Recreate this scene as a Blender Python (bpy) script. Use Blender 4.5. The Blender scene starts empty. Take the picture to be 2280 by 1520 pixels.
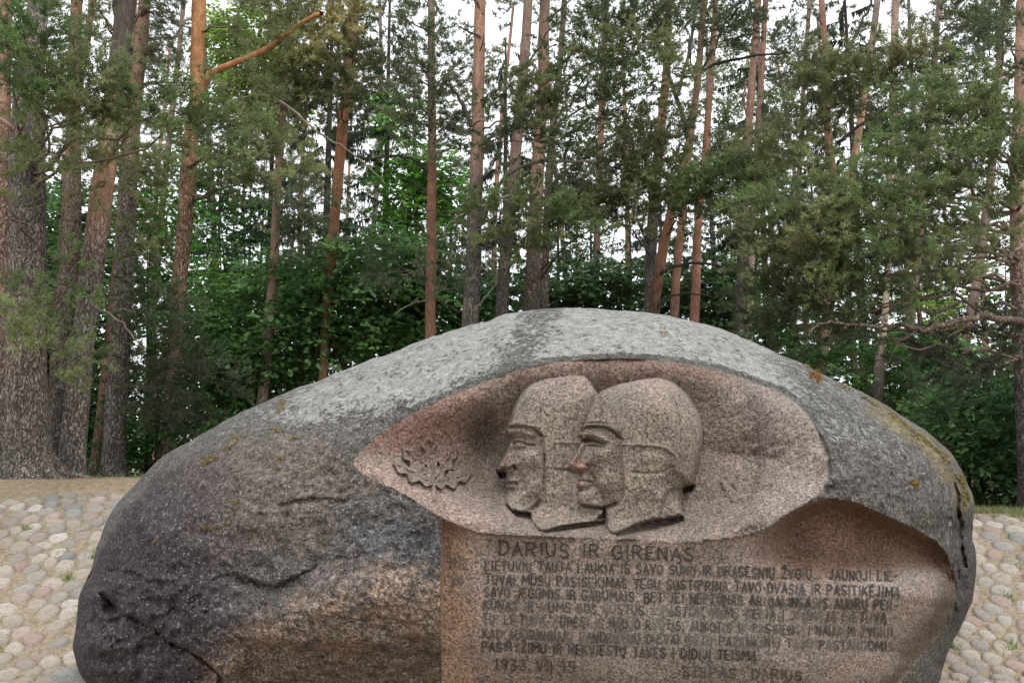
import bpy, math, random
import numpy as np
from math import radians as R_
rng = np.random.default_rng(7)
random.seed(7)
sc = bpy.context.scene
COL = sc.collection

# ------------------------------------------------------------------ camera, sky, sun
CAM = np.array([0.0, 0.0, 1.95]); PITCH = R_(8.0); F = 2027.0; CX, CY = 1140.0, 760.0
cam = bpy.data.cameras.new('camera'); cam_o = bpy.data.objects.new('camera', cam); COL.objects.link(cam_o)
cam.sensor_width = 36.0; cam.lens = F * 36.0 / 2280.0
cam.clip_start = 0.05; cam.clip_end = 2000
cam_o.location = CAM; cam_o.rotation_euler = (math.pi / 2 + PITCH, 0, 0)
sc.camera = cam_o

SUN_EL, SUN_AZ = 62.0, 25.0           # degrees; azimuth measured from behind the camera towards the right
world = bpy.data.worlds.new('World'); sc.world = world; world.use_nodes = True
wn = world.node_tree; wn.nodes.clear()
sky = wn.nodes.new('ShaderNodeTexSky'); sky.sky_type = 'NISHITA'; sky.sun_disc = False
sky.sun_elevation = R_(SUN_EL); sky.sun_rotation = R_(180 - SUN_AZ)
sky.air_density = 1.0; sky.dust_density = 5.0; sky.ozone_density = 1.0
hsv = wn.nodes.new('ShaderNodeHueSaturation'); hsv.inputs['Saturation'].default_value = 0.22
bg = wn.nodes.new('ShaderNodeBackground'); bg.inputs['Strength'].default_value = 0.15
wo = wn.nodes.new('ShaderNodeOutputWorld')
cl = wn.nodes.new('ShaderNodeMix'); cl.data_type = 'RGBA'; cl.inputs[0].default_value = 0.75      # a closed, thin cloud layer over the blue
cl.inputs[7].default_value = (7.7, 8.0, 8.3, 1)
wn.links.new(sky.outputs[0], hsv.inputs['Color']); wn.links.new(hsv.outputs[0], cl.inputs[6]); wn.links.new(cl.outputs[2], bg.inputs[0]); wn.links.new(bg.outputs[0], wo.inputs[0])
sun = bpy.data.lights.new('sun', 'SUN'); sun.energy = 0.9; sun.angle = R_(28); sun.color = (1.0, 0.96, 0.90)
sun_o = bpy.data.objects.new('sun', sun); COL.objects.link(sun_o)
sun_o.rotation_euler = (R_(90 - SUN_EL), 0, R_(SUN_AZ))
sc.view_settings.view_transform = 'Standard'; sc.view_settings.look = 'None'
sc.view_settings.exposure = 0.7; sc.view_settings.gamma = 1.0; sc.view_settings.use_curve_mapping = False
sc.render.engine = 'CYCLES'
sc.cycles.max_bounces = 6; sc.cycles.diffuse_bounces = 4; sc.cycles.transmission_bounces = 3

# ------------------------------------------------------------------ small helpers
cp, sp = math.cos(PITCH), math.sin(PITCH)
def ray(px, py):
    px = np.asarray(px, float); py = np.asarray(py, float)
    u = (px - CX) / F; v = (CY - py) / F
    return np.stack([u, cp - v * sp, sp + v * cp], -1)      # scaled so that forward component is 1
def at(px, py, Y):                                            # the point at world distance Y seen at a photo pixel
    d = ray(px, py); Y = np.asarray(Y, float)
    return CAM + d * (Y / d[..., 1])[..., None]
def proj(P):
    P = np.asarray(P, float) - CAM
    f = P[..., 1] * cp + P[..., 2] * sp; up = -P[..., 1] * sp + P[..., 2] * cp
    return CX + F * P[..., 0] / f, CY - F * up / f
def link(o, parent=None):
    COL.objects.link(o)
    if parent is not None: o.parent = parent
    return o
def tag(o, label=None, cat=None, group=None, kind=None):
    for k, v in (('label', label), ('category', cat), ('group', group), ('kind', kind)):
        if v: o[k] = v
    return o
def empty(name, loc=(0, 0, 0), label=None, cat=None, group=None, kind=None):
    o = bpy.data.objects.new(name, None); o.empty_display_size = 0.2; link(o); o.location = loc
    bpy.context.view_layer.update()
    return tag(o, label, cat, group, kind)
def mesh_np(name, V, faces, mat, parent=None, smooth=False, colors=None, attrs=None):
    """V (n,3); faces: (m,k) int array or list of such arrays"""
    if not isinstance(faces, list): faces = [faces]
    faces = [np.asarray(f, np.int32) for f in faces if len(f)]
    me = bpy.data.meshes.new(name)
    V = np.asarray(V, np.float32)
    off = np.zeros(3, np.float32)
    if parent is not None: off = np.array(parent.location, np.float32)
    me.vertices.add(len(V)); me.vertices.foreach_set('co', (V - off).ravel())
    nl = sum(f.size for f in faces); npoly = sum(len(f) for f in faces)
    me.loops.add(nl); me.polygons.add(npoly)
    li = np.concatenate([f.ravel() for f in faces]).astype(np.int32)
    tot = np.concatenate([np.full(len(f), f.shape[1], np.int32) for f in faces])
    st = np.concatenate([[0], np.cumsum(tot)[:-1]]).astype(np.int32)
    me.loops.foreach_set('vertex_index', li); me.polygons.foreach_set('loop_start', st)
    if smooth: me.polygons.foreach_set('use_smooth', np.ones(npoly, bool))
    me.update(calc_edges=True)
    if colors is not None:
        a = me.attributes.new('col', 'FLOAT_COLOR', 'POINT')
        c = np.ones((len(V), 4), np.float32); c[:, :3] = colors; a.data.foreach_set('color', c.ravel())
    for k, v in (attrs or {}).items():
        a = me.attributes.new(k, 'FLOAT', 'POINT'); a.data.foreach_set('value', np.asarray(v, np.float32))
    if mat is not None: me.materials.append(mat)
    o = bpy.data.objects.new(name, me)
    return link(o, parent)

TAB = np.random.default_rng(3).random((512, 512))
def vnoise(x, y, seed=0):
    x = np.asarray(x, float) + seed * 17.31; y = np.asarray(y, float) + seed * 9.73
    xi = np.floor(x).astype(int); yi = np.floor(y).astype(int); fx = x - xi; fy = y - yi
    fx = fx * fx * (3 - 2 * fx); fy = fy * fy * (3 - 2 * fy)
    g = lambda a, b: TAB[a & 511, b & 511]
    return (g(xi, yi) * (1 - fx) + g(xi + 1, yi) * fx) * (1 - fy) + (g(xi, yi + 1) * (1 - fx) + g(xi + 1, yi + 1) * fx) * fy * 1.0
def fbm(x, y, o=4, seed=0):
    s = 0; a = 1; t = 0
    for i in range(o):
        s = s + a * vnoise(x * 2 ** i, y * 2 ** i, seed + i); t += a; a *= 0.5
    return s / t
def sst(a, b, x):
    t = np.clip((np.asarray(x, float) - a) / (b - a), 0, 1); return t * t * (3 - 2 * t)
def plen(px, py, pts):
    """distance from points to an open polyline"""
    pts = np.asarray(pts, float); d = np.full(np.shape(px), 1e9)
    for (x0, y0), (x1, y1) in zip(pts[:-1], pts[1:]):
        ex, ey = x1 - x0, y1 - y0; L = ex * ex + ey * ey + 1e-9
        t = np.clip(((px - x0) * ex + (py - y0) * ey) / L, 0, 1)
        d = np.minimum(d, (px - x0 - t * ex) ** 2 + (py - y0 - t * ey) ** 2)
    return np.sqrt(d)
def inside(px, py, poly):
    poly = np.asarray(poly, float); c = np.zeros(np.shape(px), bool)
    q = np.roll(poly, -1, 0)
    for (x0, y0), (x1, y1) in zip(poly, q):
        if y0 == y1: continue
        c ^= ((y0 > py) != (y1 > py)) & (px < (x1 - x0) * (py - y0) / (y1 - y0) + x0)
    return c
def sdist(px, py, poly, margin=60):
    """positive inside (photo pixels); far outside = -margin"""
    poly = np.asarray(poly, float); out = np.full(np.shape(px), -float(margin))
    lo = poly.min(0) - margin; hi = poly.max(0) + margin
    m = (px > lo[0]) & (px < hi[0]) & (py > lo[1]) & (py < hi[1])
    x, y = px[m], py[m]
    d = plen(x, y, np.vstack([poly, poly[:1]])); out[m] = np.where(inside(x, y, poly), d, -d)
    return out
def smooth_poly(pts, k=2, closed=True):
    p = np.asarray(pts, float)
    for _ in range(k):
        if closed:
            q = np.roll(p, -1, 0); p = np.stack([0.75 * p + 0.25 * q, 0.25 * p + 0.75 * q], 1).reshape(-1, 2)
        else:
            a, b = p[:-1], p[1:]; m = np.stack([0.75 * a + 0.25 * b, 0.25 * a + 0.75 * b], 1).reshape(-1, 2)
            p = np.vstack([p[:1], m, p[-1:]])
    return p

# ------------------------------------------------------------------ node material helper
class NT:
    def __init__(s, name):
        s.m = bpy.data.materials.new(name); s.m.use_nodes = True; s.t = s.m.node_tree; s.t.nodes.clear()
        s.out = s.n('ShaderNodeOutputMaterial')
    def n(s, typ, **kw):
        nd = s.t.nodes.new(typ)
        for k, v in kw.items():
            if k in nd.inputs.keys(): s.set(nd.inputs[k], v)
            else: setattr(nd, k, v)
        return nd
    def set(s, inp, v):
        if isinstance(v, bpy.types.NodeSocket): s.t.links.new(v, inp)
        else: inp.default_value = v
    def math(s, op, a, b=0.0, c=None, clamp=False):
        nd = s.t.nodes.new('ShaderNodeMath'); nd.operation = op; nd.use_clamp = clamp
        s.set(nd.inputs[0], a); s.set(nd.inputs[1], b)
        if c is not None: s.set(nd.inputs[2], c)
        return nd.outputs[0]
    def mix(s, f, a, b, blend='MIX'):
        nd = s.t.nodes.new('ShaderNodeMix'); nd.data_type = 'RGBA'; nd.blend_type = blend; nd.clamp_factor = True
        s.set(nd.inputs[0], f); s.set(nd.inputs[6], a); s.set(nd.inputs[7], b)
        return nd.outputs[2]
    def ramp(s, f, stops):
        nd = s.t.nodes.new('ShaderNodeValToRGB'); s.set(nd.inputs[0], f); e = nd.color_ramp.elements
        while len(e) < len(stops): e.new(0.5)
        for el, (p, c) in zip(e, stops):
            el.position = p; el.color = (c, c, c, 1) if not hasattr(c, '__len__') else (*c, 1)
        return nd.outputs[0]
    def coord(s, scale=(1, 1, 1), which='Object', vec=None):
        if vec is None: vec = s.n('ShaderNodeTexCoord').outputs[which]
        mp = s.n('ShaderNodeMapping'); s.set(mp.inputs['Vector'], vec); mp.inputs['Scale'].default_value = scale
        return mp.outputs[0]
    def noise(s, vec, scale, detail=4, rough=0.55, dist=0.0):
        nd = s.n('ShaderNodeTexNoise'); s.set(nd.inputs['Vector'], vec); nd.inputs['Scale'].default_value = scale
        nd.inputs['Detail'].default_value = detail; nd.inputs['Roughness'].default_value = rough; nd.inputs['Distortion'].default_value = dist
        return nd.outputs[0]
    def vor(s, vec, scale, feature='F1', out=0, rand=1.0):
        nd = s.n('ShaderNodeTexVoronoi'); nd.feature = feature; s.set(nd.inputs['Vector'], vec)
        nd.inputs['Scale'].default_value = scale; nd.inputs['Randomness'].default_value = rand
        return nd.outputs[out]
    def attr(s, name, out='Color'):
        nd = s.n('ShaderNodeAttribute'); nd.attribute_name = name; return nd.outputs[out]
    def bump(s, h, strength=0.5, dist=0.01, normal=None):
        nd = s.n('ShaderNodeBump'); s.set(nd.inputs['Height'], h); nd.inputs['Strength'].default_value = strength
        nd.inputs['Distance'].default_value = dist
        if normal is not None: s.set(nd.inputs['Normal'], normal)
        return nd.outputs[0]
    def bsdf(s, col, rough=0.85, normal=None, spec=0.3):
        b = s.n('ShaderNodeBsdfPrincipled'); s.set(b.inputs['Base Color'], col); s.set(b.inputs['Roughness'], rough)
        b.inputs['Specular IOR Level'].default_value = spec
        if normal is not None: s.set(b.inputs['Normal'], normal)
        s.b = b; s.t.links.new(b.outputs[0], s.out.inputs[0]); return s.m

# ---- granite (uncarved boulder skin): base colour attribute 'col', lichen cover 'lichen', granite speckle 'speck'
def mat_rock():
    k = NT('weathered_granite'); c = k.coord()
    warp = k.n('ShaderNodeVectorMath', operation='ADD'); k.set(warp.inputs[0], c)
    wn_ = k.n('ShaderNodeTexNoise'); k.set(wn_.inputs['Vector'], c); wn_.inputs['Scale'].default_value = 9
    wv = k.n('ShaderNodeVectorMath', operation='SCALE'); k.set(wv.inputs[0], wn_.outputs[1]); wv.inputs['Scale'].default_value = 0.10
    k.set(warp.inputs[1], wv.outputs[0]); w = warp.outputs[0]
    g1 = k.noise(c, 70, 3, 0.6); g2 = k.noise(c, 22, 5, 0.65); g3 = k.noise(c, 5, 4, 0.6)
    base = k.attr('col')
    m1 = k.ramp(g1, [(0.34, 0.30), (0.5, 1.0), (0.68, 1.8)])
    m2 = k.ramp(g2, [(0.32, 0.42), (0.5, 1.0), (0.68, 1.7)])
    m3 = k.ramp(g3, [(0.30, 0.75), (0.7, 1.25)])
    col = k.mix(1.0, base, m2, 'MULTIPLY'); col = k.mix(0.75, col, m1, 'MULTIPLY'); col = k.mix(1.0, col, m3, 'MULTIPLY')
    # coarse granite grains, where the crust is thin
    sp_ = k.attr('speck', 'Fac')
    gv = k.noise(c, 55, 2, 0.7)
    grain = k.ramp(gv, [(0.36, 0.45), (0.46, 0.8), (0.56, 1.12), (0.70, 1.4)])
    col = k.mix(sp_, col, k.mix(1.0, col, grain, 'MULTIPLY'))
    # lichen crusts
    li = k.attr('lichen', 'Fac')
    v1 = k.vor(w, 24, 'F1'); v2 = k.vor(w, 50, 'F1'); big = k.noise(c, 2.2, 4, 0.6); big2 = k.noise(w, 15, 6, 0.85)
    pat = k.math('ADD', k.math('MULTIPLY', k.math('SUBTRACT', 0.5, v1), 0.55), k.math('MULTIPLY', k.math('SUBTRACT', 0.5, v2), 0.25))
    pat = k.math('ADD', pat, k.math('MULTIPLY', k.math('SUBTRACT', big2, 0.5), 2.3))
    pat = k.math('ADD', pat, k.math('MULTIPLY', k.math('SUBTRACT', big, 0.5), 0.7))
    thr = k.math('MULTIPLY', k.math('SUBTRACT', li, 0.72), 1.5)
    mask = k.ramp(k.math('ADD', k.math('ADD', pat, thr), 0.0), [(0.0, 0.0), (0.10, 1.0)])
    lc = k.ramp(k.noise(c, 13, 4, 0.7), [(0.25, (0.20, 0.20, 0.188)), (0.5, (0.31, 0.306, 0.287)), (0.72, (0.45, 0.45, 0.422))])
    lc = k.mix(0.85, lc, k.ramp(g1, [(0.34, 0.45), (0.46, .9), (0.6, 1.15)]), 'MULTIPLY')
    mask = k.math('MULTIPLY', mask, k.ramp(li, [(0.02, 0.0), (0.15, 1.0)]))
    col = k.mix(mask, col, lc)
    # single pale lichen rosettes and quartz flecks everywhere
    fl = k.vor(k.coord(vec=w), 7.5, 'F1'); fl = k.ramp(fl, [(0.07, 1.0), (0.12, 0.0)])
    col = k.mix(k.math('MULTIPLY', fl, k.ramp(k.noise(c, 3.1, 2), [(0.45, 0.0), (0.6, 0.75)])), col, (0.40, 0.41, 0.40, 1))
    fk = k.ramp(k.noise(c, 48, 2, 0.5), [(0.61, 0.0), (0.67, 1.0)])
    col = k.mix(k.math('MULTIPLY', fk, 0.65), col, (0.33, 0.32, 0.33, 1))
    h = k.math('ADD', k.math('MULTIPLY', g2, 1.0), k.math('MULTIPLY', g1, 0.45)); h = k.math('ADD', h, k.math('MULTIPLY', mask, 0.10))
    h = k.math('ADD', h, k.math('MULTIPLY', k.noise(c, 9, 5, 0.6), 1.2))
    return k.bsdf(col, 0.82, k.bump(h, 0.9, 0.05), 0.25)
# ---- pointed (carved) granite
def mat_carved():
    k = NT('carved_granite'); c = k.coord()
    base = k.attr('col')
    g1 = k.noise(c, 62, 2, 0.7); g2 = k.noise(c, 30, 3, 0.7); g3 = k.noise(c, 3.5, 4, 0.6)
    col = k.mix(1.0, base, k.ramp(g1, [(0.34, 0.30), (0.45, 0.76), (0.56, 1.14), (0.70, 1.65)]), 'MULTIPLY')
    col = k.mix(1.0, col, k.ramp(g2, [(0.33, 0.72), (0.5, 1.0), (0.66, 1.25)]), 'MULTIPLY')
    col = k.mix(1.0, col, k.ramp(g3, [(0.3, 0.80), (0.7, 1.18)]), 'MULTIPLY')
    grey = k.ramp(k.noise(k.coord((1, 1, 1.6)), 6, 5, 0.7), [(0.60, 0.0), (0.74, 0.35)])
    col = k.mix(grey, col, (0.22, 0.21, 0.195, 1))
    h = k.math('ADD', k.math('MULTIPLY', g2, 0.6), k.math('MULTIPLY', g1, 0.9))
    return k.bsdf(col, 0.8, k.bump(h, 0.6, 0.018), 0.3)
M_ROCK = mat_rock(); M_CARVED = mat_carved()
def mat_letter():
    k = NT('incised_letter_paint'); c = k.coord(); base = k.attr('col')
    f = k.ramp(k.noise(c, 45, 3, 0.7), [(0.56, 0.0), (0.74, 0.6)])
    col = k.mix(f, base, (0.20, 0.16, 0.135, 1))
    return k.bsdf(col, 0.9, k.bump(k.noise(c, 70, 2), 0.6, 0.01), 0.2)
M_LETTER = mat_letter()

# ------------------------------------------------------------------ ground
def ground_z(x, y):
    x = np.asarray(x, float); y = np.asarray(y, float)
    ys = 8.8 + 1.7 * np.exp(-(x / 2.6) ** 4)
    top = np.where(x < 0, 1.58, 1.38); top = 1.38 + (1.60 - 1.38) * sst(1.0, -4.0, x)
    ramp = 0.53 * (y - ys); k = 0.12
    a = np.log1p(np.exp(np.clip(ramp / k, -30, 30))) * k                       # smooth max with 0
    z = -np.log(np.exp(-np.clip(a, 0, 6) / k) + np.exp(-top / k)) * k          # smooth min with top
    mound = 0.22 * sst(-2.0, -4.4, x) * sst(11.6, 13.0, y) * (1 - 0.6 * sst(16, 24, y))
    z = z + mound + 0.03 * (fbm(x * 0.7, y * 0.7, 3, 5) - 0.5) + 0.25 * sst(14, 40, y) * (fbm(x * 0.12, y * 0.12, 2, 2) - 0.5)
    return z
def mat_ground():
    k = NT('forest_floor_soil'); c = k.coord()
    n1 = k.noise(c, 1.2, 5, 0.6); n2 = k.noise(c, 14, 5, 0.7); n3 = k.noise(k.coord((1, 3, 1)), 40, 3, 0.7)
    dry = k.ramp(n2, [(0.3, (0.20, 0.15, 0.10)), (0.5, (0.38, 0.295, 0.20)), (0.7, (0.50, 0.405, 0.29))])
    mossy = k.ramp(n2, [(0.3, (0.04, 0.06, 0.02)), (0.7, (0.12, 0.13, 0.05))])
    sep = k.n('ShaderNodeSeparateXYZ'); k.set(sep.inputs[0], k.coord())
    far = k.math('MULTIPLY', k.math('SUBTRACT', sep.outputs[1], 13.8), 0.5, clamp=True)
    far = k.math('MULTIPLY', far, k.ramp(n1, [(0.35, 0.5), (0.6, 1.0)]))
    col = k.mix(far, dry, mossy); col = k.mix(0.6, col, k.ramp(n3, [(0.3, 0.6), (0.7, 1.3)]), 'MULTIPLY')
    return k.bsdf(col, 0.95, k.bump(k.math('ADD', n2, n3), 0.9, 0.03), 0.1)
def mat_sand():
    k = NT('sandy_joint_filling'); c = k.coord()
    n2 = k.noise(c, 18, 5, 0.7); n3 = k.noise(c, 90, 2, 0.7)
    col = k.ramp(n2, [(0.3, (0.17, 0.135, 0.09)), (0.5, (0.31, 0.25, 0.175)), (0.72, (0.42, 0.345, 0.25))])
    col = k.mix(0.7, col, k.ramp(n3, [(0.3, 0.6), (0.7, 1.3)]), 'MULTIPLY')
    return k.bsdf(col, 0.95, k.bump(k.math('ADD', n2, n3), 0.9, 0.02), 0.1)
def grid_mesh(name, xs, ys, zf, mat, parent=None, dz=0.0):
    X, Y = np.meshgrid(xs, ys); Z = zf(X, Y) + dz
    V = np.stack([X, Y, Z], -1).reshape(-1, 3); n, m = len(ys), len(xs)
    i = (np.arange(n - 1)[:, None] * m + np.arange(m - 1)).ravel()
    return mesh_np(name, V, np.stack([i, i + 1, i + m + 1, i + m], 1), mat, parent, smooth=True)
xs = np.concatenate([-np.geomspace(900, 12, 22), np.linspace(-11.5, 11.5, 150), np.geomspace(12, 900, 22)])
ys = np.concatenate([-np.geomspace(400, 2, 12), np.linspace(0, 7, 14), np.linspace(7.2, 16, 110), np.geomspace(16.5, 1200, 40)])
g = grid_mesh('ground', xs, ys, ground_z, mat_ground()); tag(g, kind='structure')
bank = grid_mesh('cobbled_bank', np.linspace(-9, 8, 140), np.linspace(7.0, 12.1, 72), ground_z, mat_sand(), None, 0.006)
tag(bank, kind='structure')

# ------------------------------------------------------------------ the boulder
OUT = [(1321, 685), (1216, 688), (1137, 698), (1058, 720), (980, 744), (900, 773), (800, 813), (701, 850), (595, 890), (516, 929), (432, 976), (362, 1017),
       (326, 1048), (291, 1089), (257, 1127), (236, 1164), (222, 1198), (210, 1226), (207, 1253), (200, 1280), (181, 1308), (173, 1342), (171, 1387),
       (164, 1428), (162, 1455), (174, 1496), (192, 1522), (222, 1565), (290, 1625), (500, 1700), (1140, 1740), (1800, 1700), (2010, 1630),
       (2068, 1570), (2091, 1520), (2100, 1480), (2115, 1435), (2135, 1400), (2150, 1370), (2167, 1330), (2172, 1295), (2176, 1255), (2171, 1222),
       (2162, 1185), (2172, 1150), (2171, 1112), (2155, 1073), (2137, 1037), (2113, 1002), (2077, 969), (2018, 930), (1943, 882), (1836, 838), (1785, 809), (1675, 760),
       (1590, 728), (1500, 707), (1426, 694)]
BC = np.array([1180.0, 1230.0]); Y0 = 8.0; BUL = 2.1
_o = smooth_poly(OUT, 1)
_d = np.vstack([_o, _o[:1]]); seg = [np.linspace(_d[i], _d[i + 1], 24, endpoint=False) for i in range(len(_d) - 1)]; _d = np.vstack(seg)
_s = np.cumsum(np.r_[0, np.hypot(*np.diff(_d, axis=0).T)])
_nr = _d - BC; _nr /= np.linalg.norm(_nr, axis=1)[:, None]
_d = _d + _nr * ((fbm(_s / 45, _s * 0 + 3.3, 4, 1) - 0.5) * 9)[:, None]
_th = np.arctan2(_d[:, 1] - BC[1], _d[:, 0] - BC[0]); _rr = np.hypot(_d[:, 1] - BC[1], _d[:, 0] - BC[0])
_ix = np.argsort(_th); TH, RR = _th[_ix], _rr[_ix]
def Rout(th): return np.interp(th, TH, RR, period=2 * math.pi)

# --- carved shapes, photo pixels
NICHE = smooth_poly([(786, 1022), (803, 1005), (850, 962), (880, 945), (930, 914), (985, 888), (1040, 866), (1100, 843), (1160, 823), (1230, 808), (1290, 802), (1360, 799), (1430, 800), (1500, 806),
         (1560, 815), (1640, 836), (1700, 858), (1748, 878), (1790, 912), (1812, 945), (1836, 978), (1848, 1012), (1850, 1055), (1832, 1092), (1800, 1115), (1762, 1137),
         (1725, 1165), (1680, 1184), (1620, 1196), (1540, 1202), (1400, 1199), (1250, 1194), (1150, 1190), (1073, 1186), (1030, 1172), (984, 1152), (930, 1118), (870, 1084), (815, 1058), (788, 1042)], 1)
N_TOP = [(1040, 866), (1160, 823), (1290, 802), (1430, 800), (1560, 815), (1700, 858), (1748, 878)]
N_UL = [(786, 1022), (850, 962), (930, 914), (1040, 866)]
N_LL = [(788, 1042), (870, 1084), (930, 1118), (984, 1152), (1073, 1186)]
N_BOT = [(1073, 1186), (1250, 1194), (1400, 1199), (1540, 1202), (1620, 1196), (1680, 1184)]
N_R = [(1748, 878), (1790, 912), (1836, 978), (1850, 1055), (1832, 1092), (1762, 1137), (1680, 1184)]
PANEL = [(984, 1154), (1030, 1173), (1073, 1187), (1250, 1195), (1400, 1200), (1540, 1203), (1620, 1197), (1680, 1185), (1725, 1166), (1764, 1139), (1800, 1120), (1850, 1108), (1900, 1117), (1960, 1142),
         (2040, 1179), (2085, 1204), (2112, 1236), (2126, 1280), (2128, 1330), (2112, 1378), (2080, 1425), (2040, 1475), (2000, 1525), (1950, 1600), (1900, 1660), (985, 1700), (983, 1500), (981, 1300)]
ARC = [(1680, 1188), (1725, 1166), (1764, 1139), (1800, 1120), (1850, 1108), (1900, 1117), (1960, 1142), (2040, 1179), (2085, 1204), (2112, 1236), (2126, 1280), (2128, 1330)]
HEAD_A = smooth_poly([(1301, 837), (1273, 836), (1235, 840), (1199, 848), (1174, 861), (1157, 880), (1143, 908), (1135, 933), (1127, 952), (1127, 959), (1131, 968), (1135, 977), (1133, 985), (1130, 995),
          (1124, 1011), (1116, 1024), (1108, 1037), (1106, 1046), (1112, 1052), (1123, 1050), (1128, 1055), (1125, 1066), (1122, 1072), (1127, 1077), (1124, 1083), (1129, 1090), (1126, 1101), (1124, 1112),
          (1128, 1124), (1137, 1135), (1151, 1141), (1167, 1144), (1181, 1142), (1182, 1155), (1189, 1167), (1205, 1184), (1250, 1171), (1349, 1159), (1345, 1100), (1330, 1000), (1335, 880), (1320, 861), (1310, 845)], 1)
HEAD_B = smooth_poly([(1458, 841), (1434, 843), (1398, 851), (1356, 862), (1331, 875), (1320, 894), (1309, 919), (1300, 944), (1291, 960), (1292, 970), (1296, 981), (1289, 994), (1280, 1012), (1268, 1027),
          (1264, 1037), (1267, 1047), (1280, 1054), (1291, 1051), (1293, 1060), (1288, 1070), (1287, 1080), (1292, 1089), (1287, 1099), (1285, 1112), (1291, 1125), (1309, 1130), (1335, 1132), (1346, 1136),
          (1347, 1157), (1350, 1176), (1366, 1190), (1408, 1171), (1447, 1161), (1520, 1151), (1523, 1145), (1518, 1121), (1520, 1084), (1544, 1080), (1547, 1064), (1553, 1038), (1562, 999), (1566, 960),
          (1561, 932), (1547, 902), (1528, 875), (1500, 852), (1478, 843)], 1)
LEAF = []                                               # four lobed oak leaves on one twig
def oak(bx, by, tx, ty, w, lobes=4):
    n = 60; t = np.linspace(0, 1, n); ax = np.array([tx - bx, ty - by], float); L = np.hypot(*ax); ax /= L; nx = np.array([-ax[1], ax[0]])
    prof = w * (np.sin(np.pi * t ** 0.85) ** 0.7) * (0.78 + 0.30 * np.cos(2 * np.pi * lobes * t - 2.6)); prof[0] = prof[-1] = 0
    l = np.array([bx, by]) + ax * (t * L)[:, None]
    return np.vstack([l + nx * prof[:, None], (l - nx * prof[:, None])[::-1]]), ((bx, by), (tx, ty))
LEAVES = [oak(968, 1078, 874, 1032, 19, 3), oak(960, 1068, 896, 996, 22, 3), oak(966, 1066, 952, 970, 26, 3), oak(970, 1066, 1018, 996, 18, 3), oak(966, 1078, 1052, 1056, 20, 3)]

SPRIG = [oak(1640, 1118, 1606, 1072, 12, 3), oak(1642, 1112, 1652, 1046, 15, 3), oak(1646, 1114, 1694, 1078, 12, 3)]
def groove(px, py, pts, w, dpt, sm=1):
    pts = smooth_poly(pts, sm, False) if len(pts) > 2 else np.asarray(pts, float)
    out = np.zeros(np.shape(px)); m = 3 * w
    lo = pts.min(0) - m; hi = pts.max(0) + m
    k = (px > lo[0]) & (px < hi[0]) & (py > lo[1]) & (py < hi[1])
    if k.any(): out[k] = dpt * np.exp(-(plen(px[k], py[k], pts) / w) ** 2)
    return out
def bump(px, py, cx, cy, sx, sy, h, rot=0.0):
    c, s = math.cos(rot), math.sin(rot); dx, dy = px - cx, py - cy
    return h * np.exp(-((dx * c + dy * s) / sx) ** 2 - ((-dx * s + dy * c) / sy) ** 2)

CRACKS = [([(224, 1322), (248, 1338), (268, 1362), (308, 1380), (349, 1404), (376, 1431), (410, 1441), (440, 1458), (462, 1472), (486, 1493), (493, 1524)], 7, .13),
          ([(266, 1366), (262, 1400), (250, 1440)], 5, .05), ([(472, 1291), (500, 1284), (525, 1280), (573, 1297), (608, 1309), (639, 1295), (679, 1273), (700, 1262)], 5, .06),
          ([(617, 1128), (670, 1112), (723, 1109), (767, 1114)], 3.5, .022), ([(767, 1141), (778, 1158), (789, 1172)], 3, .02), ([(701, 1238), (735, 1242), (767, 1238), (810, 1234)], 3.5, .02),
          ([(352, 1404), (400, 1350), (352, 1300)], 5, .02), ([(228, 1275), (262, 1262), (330, 1288), (390, 1300)], 5, .03), ([(200, 1290), (196, 1350), (187, 1420), (196, 1500)], 6, .07),
          ([(2011, 1016), (2018, 1042), (2028, 1064)], 6, .06), ([(2044, 1040), (2066, 1060), (2076, 1080)], 4, .03), ([(2122, 1050), (2132, 1100), (2130, 1150), (2137, 1185), (2144, 1225), (2146, 1262)], 9, .22), ([(2160, 1180), (2154, 1215), (2150, 1260)], 5, .08),
          ([(2126, 1290), (2128, 1340), (2118, 1400), (2104, 1450)], 6, .06), ([(2128, 1080), (2134, 1120), (2132, 1150)], 7, .06), ([(1328, 700), (1350, 709), (1380, 706), (1412, 712), (1440, 706)], 3, .03),
          ([(1605, 770), (1650, 800), (1668, 812)], 3, .02), ([(860, 1130), (890, 1150), (940, 1178)], 4, .015), ([(560, 1180), (600, 1196), (650, 1190)], 4, .012), ([(1860, 1000), (1876, 1030), (1900, 1048)], 6, .03)]
def nat_Y(px, py):
    dx, dy = px - BC[0], py - BC[1]; th = np.arctan2(dy, dx); r = np.clip(np.hypot(dx, dy) / Rout(th), 0, 1)
    right = sst(0.2, 0.95, np.cos(th - 0.15)); n = 3.0 + 2.0 * right
    return Y0 - BUL * np.sqrt(np.clip(1 - r ** n, 0, 1)), r
def ramp01(t): t = np.clip(t, 0, 1); return t * (2 - t)
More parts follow.
